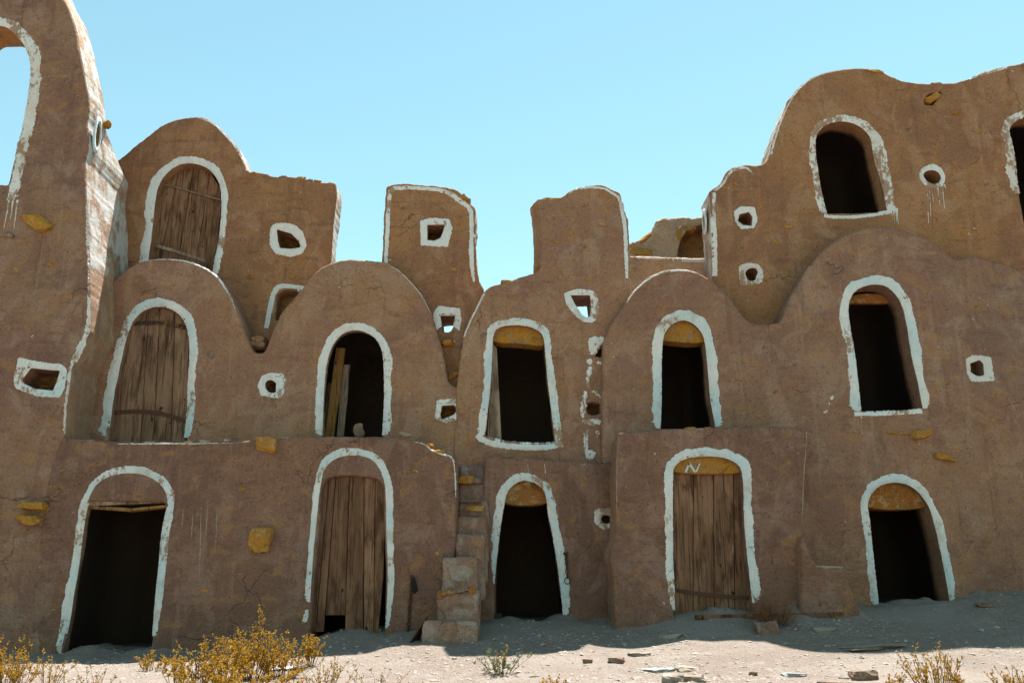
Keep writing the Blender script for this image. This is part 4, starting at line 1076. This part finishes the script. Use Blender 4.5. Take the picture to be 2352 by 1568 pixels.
# ------------------------------------------------------------------ the staircase
S = empty('staircase', (-.8, 13.0, float(gz(-.8, 13))), 'steep worn plaster stairway between the left block and middle room', 'stairs')
def step(x0, x1, y0, y1, z0, z1, seed, flare=.03):
    bm = bmesh.new()
    nx, ny, nz_ = 10, 6, 8
    bmesh.ops.create_cube(bm, size=1)
    bmesh.ops.subdivide_edges(bm, edges=bm.edges[:], cuts=9, use_grid_fill=True)
    for v in bm.verts:
        u = Vector((v.co.x, v.co.y, v.co.z)) * 2
        m = max(abs(u.x), abs(u.y), abs(u.z))
        # round the arrises
        q = Vector([math.copysign(min(abs(c), 1), c) for c in u])
        hx, hy, hz = (x1 - x0) / 2, (y1 - y0) / 2, (z1 - z0) / 2
        p = Vector((q.x * hx, q.y * hy, q.z * hz)); r = .045
        inn = Vector((max(-hx + r, min(hx - r, p.x)), max(-hy + r, min(hy - r, p.y)), max(-hz + r, min(hz - r, p.z))))
        dlt = p - inn
        if dlt.length > r: p = inn + dlt.normalized() * r
        k = (1 - q.z) / 2
        p.x *= 1 + flare * k; p.y -= .05 * k
        w = p + Vector(((x0 + x1) / 2, (y0 + y1) / 2, (z0 + z1) / 2))
        nn = noise.noise_vector(w * 3.0 + Vector((seed, 0, 0))) * .030 + noise.noise_vector(w * 8 + Vector((0, seed, 0))) * .013 + noise.noise_vector(w * 20) * .007
        v.co = w + nn
    me = bpy.data.meshes.new('step'); bm.to_mesh(me); bm.free()
    return link('step', me, M['plaster_step'], S)
step(-1.20, -.46, 12.93, 13.5, .45, 1.05, 1, .06)
step(-1.05, -.46, 13.22, 13.9, .7, 1.46, 2, .03)
step(-1.00, -.49, 13.48, 14.0, 1.0, 1.92, 3, .03)
step(-.84, -.39, 13.74, 14.3, 1.3, 2.25, 4, .02)
step(-.84, -.37, 13.96, 14.6, 1.5, 2.52, 5, .02)
step(-.84, -.36, 14.14, 14.7, 1.8, 2.78, 6, .01)
step(-.84, -.37, 14.32, 14.9, 2.0, 3.06, 7, .01)
step(-.84, -.37, 14.52, 15.0, 2.4, 3.36, 8, .01)
def on_step(x, y, d, w, h, seed, mat, rot=0):
    p = at(x, y, d); k = d / 2100
    rock('stone', (w * k / 2, .06, h * k / 2), seed, M[mat], (p.x, d + .035, p.z), (0, rot, 0), S, sub=3, box=.8)
on_step(1060, 1315, 13.47, 50, 34, 161, 'stone_pale')
on_step(1022, 1362, 13.20, 34, 14, 162, 'lintel_rust', R(-10)); on_step(1056, 1355, 13.20, 40, 8, 172, 'stone_red', R(-8)); on_step(1084, 1354, 13.20, 16, 16, 173, 'lintel_rust', R(-4))
on_step(1070, 1101, 14.30, 34, 18, 163, 'stone'); on_step(1095, 1103, 14.30, 20, 13, 164, 'stone_red')
on_step(1090, 1167, 13.95, 38, 11, 165, 'stone'); on_step(1080, 1150, 14.12, 50, 6, 166, 'stone_red')
on_step(1040, 1030, 14.62, 26, 16, 167, 'stone_pale')

# ------------------------------------------------------------------ loose timber and stones up on the building
def lone(name, o, label, cat, group=None): tag(o, label, cat, group); o.name = name; return o
def plank_between(name, a, b, w, t, mat, label, cat):
    """a board standing or lying from a to b (world points), w wide, t thick"""
    a, b = Vector(a), Vector(b); u = (b - a); L = u.length; u.normalize()
    side = u.cross(Vector((0, 1, 0)));
    if side.length < .1: side = Vector((1, 0, 0))
    side.normalize(); n = side.cross(u).normalized()
    bm = bmesh.new(); rings = []
    N = 8
    for i in range(N + 1):
        f = i / N; c = a + u * (L * f); k = 1 + .16 * noise.noise((f * 3, w * 40, 1))
        rings.append([bm.verts.new(c + side * (sx_ * w / 2 * k) + n * (sy_ * t / 2) + n * .02 * noise.noise((f * 2, 5, w * 9))) for sx_, sy_ in ((-1, -1), (1, -1), (1, 1), (-1, 1))])
    for i in range(N):
        for k in range(4): bm.faces.new((rings[i][k], rings[i][(k + 1) % 4], rings[i + 1][(k + 1) % 4], rings[i + 1][k]))
    bm.faces.new(rings[0][::-1]); bm.faces.new(rings[-1])
    bmesh.ops.recalc_face_normals(bm, faces=bm.faces[:])
    me = bpy.data.meshes.new(name); bm.to_mesh(me); bm.free()
    return tag(link(name, me, M[mat], None, smooth=False), label, cat)
plank_between('board', at(757, 1003, 14.95), at(783, 800, 15.05), .15, .05, 'wood_ochre', 'long ochre board leaning inside the open vault doorway', 'board')
plank_between('board', at(782, 1003, 15.2), at(796, 838, 15.25), .12, .04, 'wood_grey', 'shorter brown board standing behind the long ochre one', 'board')
plank_between('board', at(746, 1003, 15.05), at(758, 880, 15.12), .07, .04, 'wood', 'narrow dark board at the left jamb of the vault doorway', 'board')
plank_between('driftwood_branch', at(207, 646, 14.75), at(246, 633, 14.7), .08, .07, 'wood_grey', 'short weathered log lying on the left vault shoulder', 'branch')
p = at(824, 989, 14.85); lone('stone', rock('stone', (.11, .09, .14), 201, M['stone_red'], (p.x, p.y, p.z), (0, .3, 0), None, sub=3), 'pointed stone on the sill of the open vault doorway', 'stone')
p = at(932, 999, 13.85); lone('stone', rock('stone', (.12, .10, .045), 202, M['stone_pale'], (p.x, p.y, p.z), (0, .22, 0), None, sub=3), 'flat stone lying on the ledge left of the stairs', 'stone')

# ------------------------------------------------------------------ chains
def link_mesh(a, b, r):
    v, f = [], []
    n, m = 12, 5
    for i in range(n):
        w = 2 * math.pi * i / n
        c = Vector((a * math.cos(w), 0, b * math.sin(w))); out = Vector((math.cos(w), 0, math.sin(w)))
        for j in range(m):
            q = 2 * math.pi * j / m
            v.append(c + out * (r * math.cos(q)) + Vector((0, r * math.sin(q), 0)))
    for i in range(n):
        for j in range(m):
            f.append((i * m + j, ((i + 1) % n) * m + j, ((i + 1) % n) * m + (j + 1) % m, i * m + (j + 1) % m))
    me = mesh('link', v, f); me.materials.append(M['iron']); return me
LINK = link_mesh(.019, .036, .0085)
def chain(label, wall, path, n):
    p = resample(px2(path, wall.d), .01, False)
    t = np.linspace(0, len(p) - 1, n).astype(int)
    y = wall.surf(p[t]) - .028
    root = empty('chain', (p[0][0], y[0], p[0][1]), label, 'chain')
    for k, i in enumerate(t):
        o = link('link', LINK, M['iron'], root)
        o.location = (p[i][0], y[k], p[i][1]); o.rotation_euler = (0, random.uniform(-.15, .15), (R(70) if k % 2 else R(5)) + random.uniform(-.2, .2))
    return root
ch = chain('rusty iron chain hanging on the wall left of the stairs', wB, [(946, 1326), (944, 1370), (941, 1400), (938, 1452)], 15)
c0 = at(950, 1345, 13.66)
q = wB.surf(np.array([(c0.x, c0.z)]))[0]
cl = rock('cloth_tie', (.045, .035, .12), 211, M['cloth'], (c0.x + .01, q - .04, c0.z), (0, -.15, 0), ch, rough=.6, sub=3)
bo = rock('bolt', (.028, .03, .028), 212, M['iron'], (at(946, 1324, 13.7).x, q - .01, at(946, 1324, 13.7).z), (0, 0, 0), ch, sub=2)
ch2 = chain('short rusty chain with a ring beside the middle doorway', wC1, [(1300, 1274), (1301, 1300), (1302, 1322)], 6)
rg = link('ring', link_mesh(.047, .047, .007), M['iron'], ch2)
pr = at(1303, 1333, 14.3); rg.location = (pr.x, wC1.surf(np.array([(pr.x, pr.z)]))[0] - .03, pr.z)
pb = at(1299, 1271, 14.3); rock('bolt', (.05, .03, .03), 213, M['iron_rust'], (pb.x, wC1.surf(np.array([(pb.x, pb.z)]))[0], pb.z), (0, 0, 0), ch2, sub=2)

# ------------------------------------------------------------------ things lying on the ground
g0, g1 = ground_px(1597, 1423), ground_px(1938, 1418)
plank_between('pole', g0 + Vector((0, 0, .04)), g1 + Vector((0, 0, .05)), .055, .05, 'wood', 'long dark wooden pole lying in front of the wide door', 'pole')
def ground_rock(x, y, w, h, seed, mat, label, flat=False, deep=None):
    p = ground_px(x, y + h * .45); k = p.y / 2100.0
    sz = (w * k * .5, (deep or w * k * .42), h * k * (.5 if not flat else .40))
    o = rock('stone' if not flat else 'stone_slab', sz, seed, M[mat], (p.x, p.y + sz[1] * .6, p.z + sz[2] * (.40 if not flat else .12)), (random.uniform(-.05, .05), random.uniform(-.06, .06), random.uniform(-.4, .4)), None, sub=3, box=.8, rough=.4)
    return tag(o, label, 'stone', 'stones lying on the ground')
ground_rock(1766, 1439, 46, 38, 301, 'stone_red', 'largest reddish stone beside the dry brown shrub')
ground_rock(1541, 1457, 46, 14, 302, 'stone_pale', 'pale flat stone at the tip of the sunlit patch', True)
ground_rock(1912, 1410, 42, 16, 303, 'stone', 'ochre stone against the wall at the pole end')
ground_rock(1990, 1484, 120, 9, 304, 'stone_pale', 'wide flat slab in the shade before the right doorway', True, .35)
ground_rock(1893, 1441, 48, 13, 305, 'stone_pale', 'pale slab in the shade right of the reddish stone', True)
ground_rock(1471, 1499, 50, 12, 306, 'stone_pale', 'tilted thin slab in the sun below the square block', True)
ground_rock(1417, 1515, 34, 14, 307, 'stone_red', 'small brown stone in the sun, left of the slabs')
ground_rock(1584, 1532, 54, 14, 308, 'stone_pale', 'cream slab in the sun near the lower edge', True)
ground_rock(1548, 1556, 46, 22, 309, 'stone_pale', 'left one of two whitish stones at the bottom edge')
ground_rock(1592, 1557, 56, 18, 310, 'stone_pale', 'right one of two whitish stones at the bottom edge')
ground_rock(1731, 1546, 18, 11, 311, 'stone_red', 'little dark stone alone on the bright gravel')
ground_rock(1990, 1548, 56, 26, 312, 'stone_red', 'red brown stone in the sun before the right bush')
ground_rock(1925, 1566, 70, 16, 313, 'stone_red', 'low red stone half cut by the bottom edge', True)
ground_rock(2270, 1386, 40, 14, 315, 'stone_red', 'brown stone at the wall foot right of the last doorway')
ground_rock(866, 1446, 16, 9, 318, 'stone_pale', 'small pale stone on the sill of the tall plank door')
ground_rock(168, 1516, 14, 9, 319, 'stone_pale', 'small pale stone in front of the big dark doorway')
ground_rock(1515, 1536, 60, 12, 321, 'stone_blue', 'pale blue slab between the cream slab and the whitish stones', True)
ground_rock(1826, 1547, 50, 12, 322, 'stone_blue', 'pale blue stone in the sun left of the red brown one', True)
ground_rock(1350, 1517, 20, 11, 323, 'stone_red', 'smallest brown stone at the left of the sunlit stones')
ground_rock(1140, 1408, 20, 16, 320, 'stone_red', 'rounded lump at the left foot of the middle doorway')
# dark sheet of tin leaning on the lowest step
ta, tb = ground_px(945, 1470), at(979, 1418, 12.98)
sh = [(ta.x - .02, 12.95, gz(ta.x, 12.95) - .01), (ta.x + .10, 13.25, gz(ta.x, 13.25)), (tb.x - .01, 13.28, tb.z + .02), (tb.x - .015, 13.02, tb.z - .02)]
v = [Vector(q) for q in sh]; nn = (v[1] - v[0]).cross(v[3] - v[0]).normalized() * .008
me = mesh('metal_sheet', v + [q + nn for q in v], [(0, 1, 2, 3), (7, 6, 5, 4), (0, 4, 5, 1), (1, 5, 6, 2), (2, 6, 7, 3), (3, 7, 4, 0)])
tag(link('metal_sheet', me, M['iron'], None, smooth=False), 'dark rusty metal sheet leaning against the lowest step', 'sheet')
# torn white plastic under the bush
p = ground_px(660, 1536)
def scrap():
    v, f = [], []; n = 14
    for i in range(n):
        for j in range(5):
            x = (i / (n - 1) - .5) * .42; y = (j / 4 - .5) * .18 * (1 - .6 * abs(i / (n - 1) - .5) * 2)
            v.append((p.x + x, p.y + y, gz(p.x + x, p.y + y) + .02 + .03 * abs(noise.noise((x * 9, y * 9, 2)))))
    for i in range(n - 1):
        for j in range(4): f.append((i * 5 + j, (i + 1) * 5 + j, (i + 1) * 5 + j + 1, i * 5 + j + 1))
    return mesh('plastic_scrap', v, f)
M['plastic'] = plain('white plastic', (0.49, 0.504, 0.504), .6)
tag(link('plastic_scrap', scrap(), M['plastic']), 'scrap of white plastic beneath the large golden bush', 'litter')

# loose gravel, too many to count
def gravel():
    verts, faces = [], []
    base = [Vector(v) for v in ((0, 0, 1), (1, 0, 0), (0, 1, 0), (-1, 0, 0), (0, -1, 0), (.7, .7, .35), (-.7, .7, .35), (-.7, -.7, .35), (.7, -.7, .35))]
    tri = [(0, 5, 6), (0, 6, 7), (0, 7, 8), (0, 8, 5), (5, 1, 2), (6, 5, 2), (6, 2, 3), (7, 6, 3), (7, 3, 4), (8, 7, 4), (8, 4, 1), (5, 8, 1)]
    for k in range(24000):
        y = random.uniform(9.9, 14.4); x = random.uniform(-7.6, 8.2) * y / 13.0
        if noise.noise((x * .8, y * .8, 4)) + random.uniform(-.7, .5) < -.1: continue
        s_ = min(.045, .005 + .0085 * random.expovariate(1.0))
        if y > 13.3: s_ *= .7
        a = random.uniform(0, 6.28); ca, sa = math.cos(a), math.sin(a)
        e = (random.uniform(.7, 1.6), random.uniform(.6, 1.1), random.uniform(.35, .8))
        z = gz(x, y) - s_ * .1; i0 = len(verts)
        for b in base:
            j = 1 + random.uniform(-.28, .28)
            px, py = b.x * e[0] * s_ * j, b.y * e[1] * s_ * j
            verts.append((x + px * ca - py * sa, y + px * sa + py * ca, z + b.z * e[2] * s_ * j))
        faces += [tuple(i0 + q for q in t) for t in tri]
    o = link('gravel', mesh('gravel', verts, faces), M['gravel'], None, smooth=False)
    tag(o, 'loose pale gravel scattered over the sunlit ground', 'gravel', kind='stuff')
gravel()

# ------------------------------------------------------------------ dry shrubs
def shrub(label, spots, leaf='gold', stem='stem', dens=1.0, leafsize=.012, heads=True, group='dry shrubs on the ground', lean=.28, twig=5):
    """spots: (x px, y px, height px, spread px, stems)"""
    b0 = ground_px(spots[0][0], spots[0][1])
    root = empty('dry_shrub', b0, label, 'shrub', group)
    sv, sf, lv, lf, hv, hf = [], [], [], [], [], []
    def add_leaf(p, d, s_):
        d = d.normalized(); a = d.orthogonal().normalized(); a = (Matrix.Rotation(random.uniform(0, 6.28), 3, d) @ a)
        i0 = len(lv)
        lv.extend([p, p + d * s_ * 1.2 + a * s_ * .45, p + d * s_ * 2.4, p + d * s_ * 1.2 - a * s_ * .45]); lf.append((i0, i0 + 1, i0 + 2, i0 + 3))
    def add_head(p, s_):
        i0 = len(hv)
        for o in ((1, 0, 0), (-1, 0, 0), (0, 1, 0), (0, -1, 0), (0, 0, 1), (0, 0, -1)): hv.append(p + Vector(o) * s_)
        hf.extend([tuple(i0 + q for q in t) for t in ((0, 2, 4), (2, 1, 4), (1, 3, 4), (3, 0, 4), (2, 0, 5), (1, 2, 5), (3, 1, 5), (0, 3, 5))])
    def add_tube(path, r0, r1):
        v, f = tube(path, [r0 + (r1 - r0) * i / (len(path) - 1) for i in range(len(path))], 4)
        i0 = len(sv); sv.extend(v); sf.extend([tuple(i0 + q for q in t) for t in f])
    for x, y, hpx, spx, n in spots:
        b = ground_px(x, y); k = b.y / 2100.0; H, S_ = hpx * k, spx * k
        for i in range(n):
            a = random.uniform(0, 6.28); rr = S_ * .5 * math.sqrt(random.random())
            ox, oy = rr * math.cos(a), rr * math.sin(a) * .7
            st = Vector((b.x + ox * .55, b.y + oy * .55, 0)); st.z = gz(st.x, st.y) - .02
            h = H * random.uniform(.45, 1.0) * (1 - .35 * (rr / (S_ * .5 + 1e-6)) ** 2)
            dirv = Vector((ox * .9 + random.gauss(0, lean * h * .4), oy * .9 + random.gauss(0, lean * h * .4), h))
            pts = []
            bend = Vector((random.gauss(0, .05), random.gauss(0, .05), 0)) * h
            for q in range(6):
                f = q / 5
                pts.append(st + dirv * f + bend * math.sin(f * 3.14) + Vector((random.gauss(0, .006), random.gauss(0, .006), 0)))
            add_tube(pts, .0045, .0016)
            for _ in range(int(twig * dens + random.random())):
                f = random.uniform(.3, .97); q = min(4, int(f * 5)); p0 = pts[q].lerp(pts[q + 1], f * 5 - q)
                td = Vector((random.gauss(0, .6), random.gauss(0, .6), random.uniform(.5, 1.3))).normalized()
                L = h * random.uniform(.08, .24)
                p1 = p0 + td * L * .5 + Vector((random.gauss(0, .006), random.gauss(0, .006), 0)); p2 = p1 + (td + Vector((0, 0, .5))).normalized() * L * .5
                add_tube([p0, p1, p2], .0024, .0012)
                for _ in range(int(7 * dens + random.random())):
                    g = random.random(); c = p0.lerp(p1, g * 2) if g < .5 else p1.lerp(p2, g * 2 - 1)
                    add_leaf(c, (td + Vector((random.gauss(0, .7), random.gauss(0, .7), random.gauss(0, .5)))), leafsize * random.uniform(.6, 1.3))
                if heads: add_head(p2, random.uniform(.006, .011))
            if heads: add_head(pts[-1], random.uniform(.008, .013))
    st_ = link('stem', mesh('stem', sv, sf), M[stem], root, smooth=True); st_['kind'] = 'stuff'
    if lv: o = link('foliage', mesh('foliage', lv, lf), M[leaf], root, smooth=False); o['kind'] = 'stuff'
    if hv: o = link('seed_heads', mesh('seed_heads', hv, hf), M['seed'], root, smooth=False); o['kind'] = 'stuff'
M['seed'] = plain('dry seed head', (0.216, 0.132, 0.045), .9)
M['stem_red'] = plain('red brown stem', (.17, .085, .05), .9)
shrub('large golden dry bush left of the tall plank door', [(575, 1562, 150, 90, 50), (520, 1574, 120, 90, 40), (455, 1586, 112, 90, 32), (640, 1556, 108, 90, 38), (712, 1530, 98, 36, 16), (405, 1574, 88, 50, 16), (570, 1588, 80, 240, 36)], dens=1.25, leafsize=.012)
shrub('golden bush at the lower left corner', [(10, 1572, 105, 90, 34), (45, 1575, 80, 60, 14)], dens=1.1)
shrub('small golden tuft between left corner bush and dark doorway', [(112, 1580, 92, 60, 12)], dens=.8)
shrub('thin brown weed in front of the big dark doorway', [(215, 1590, 82, 90, 12), (170, 1590, 60, 60, 7)], dens=.35)
shrub('low golden tuft touching the left side of the large bush', [(345, 1540, 56, 70, 18)], dens=.9)
shrub('sparse brown weed right of the large golden bush', [(752, 1588, 92, 100, 22)], dens=.6, lean=.45)
shrub('dotted dry weed at the lower edge below the plank door', [(868, 1592, 72, 90, 14), (930, 1595, 50, 60, 8)], dens=.3)
shrub('lone green weed with a brown tip before the middle doorway', [(1150, 1546, 70, 80, 22)], leaf='green_leaf', dens=.95, heads=False, lean=.5)
shrub('brown seed stalk standing in the green weed', [(1152, 1546, 98, 14, 4)], leaf='gold', dens=.9)
shrub('tiny golden tuft at the bottom edge right of the stairs', [(1272, 1584, 40, 60, 10)], dens=.6)
shrub('dry red brown shrub in the shade by the wide door', [(1778, 1434, 76, 100, 90)], leaf='rust_leaf', stem='stem_red', dens=1.0, heads=False, leafsize=.009)
shrub('golden bush at the lower right', [(2150, 1592, 118, 110, 34), (2195, 1588, 70, 60, 12)], dens=.8)
shrub('small golden tuft in the lower right corner', [(2318, 1592, 70, 90, 16), (2350, 1588, 60, 50, 8)], dens=.6)
shrub('short golden tuft left of the lower right bush', [(2066, 1590, 50, 60, 10)], dens=.6)
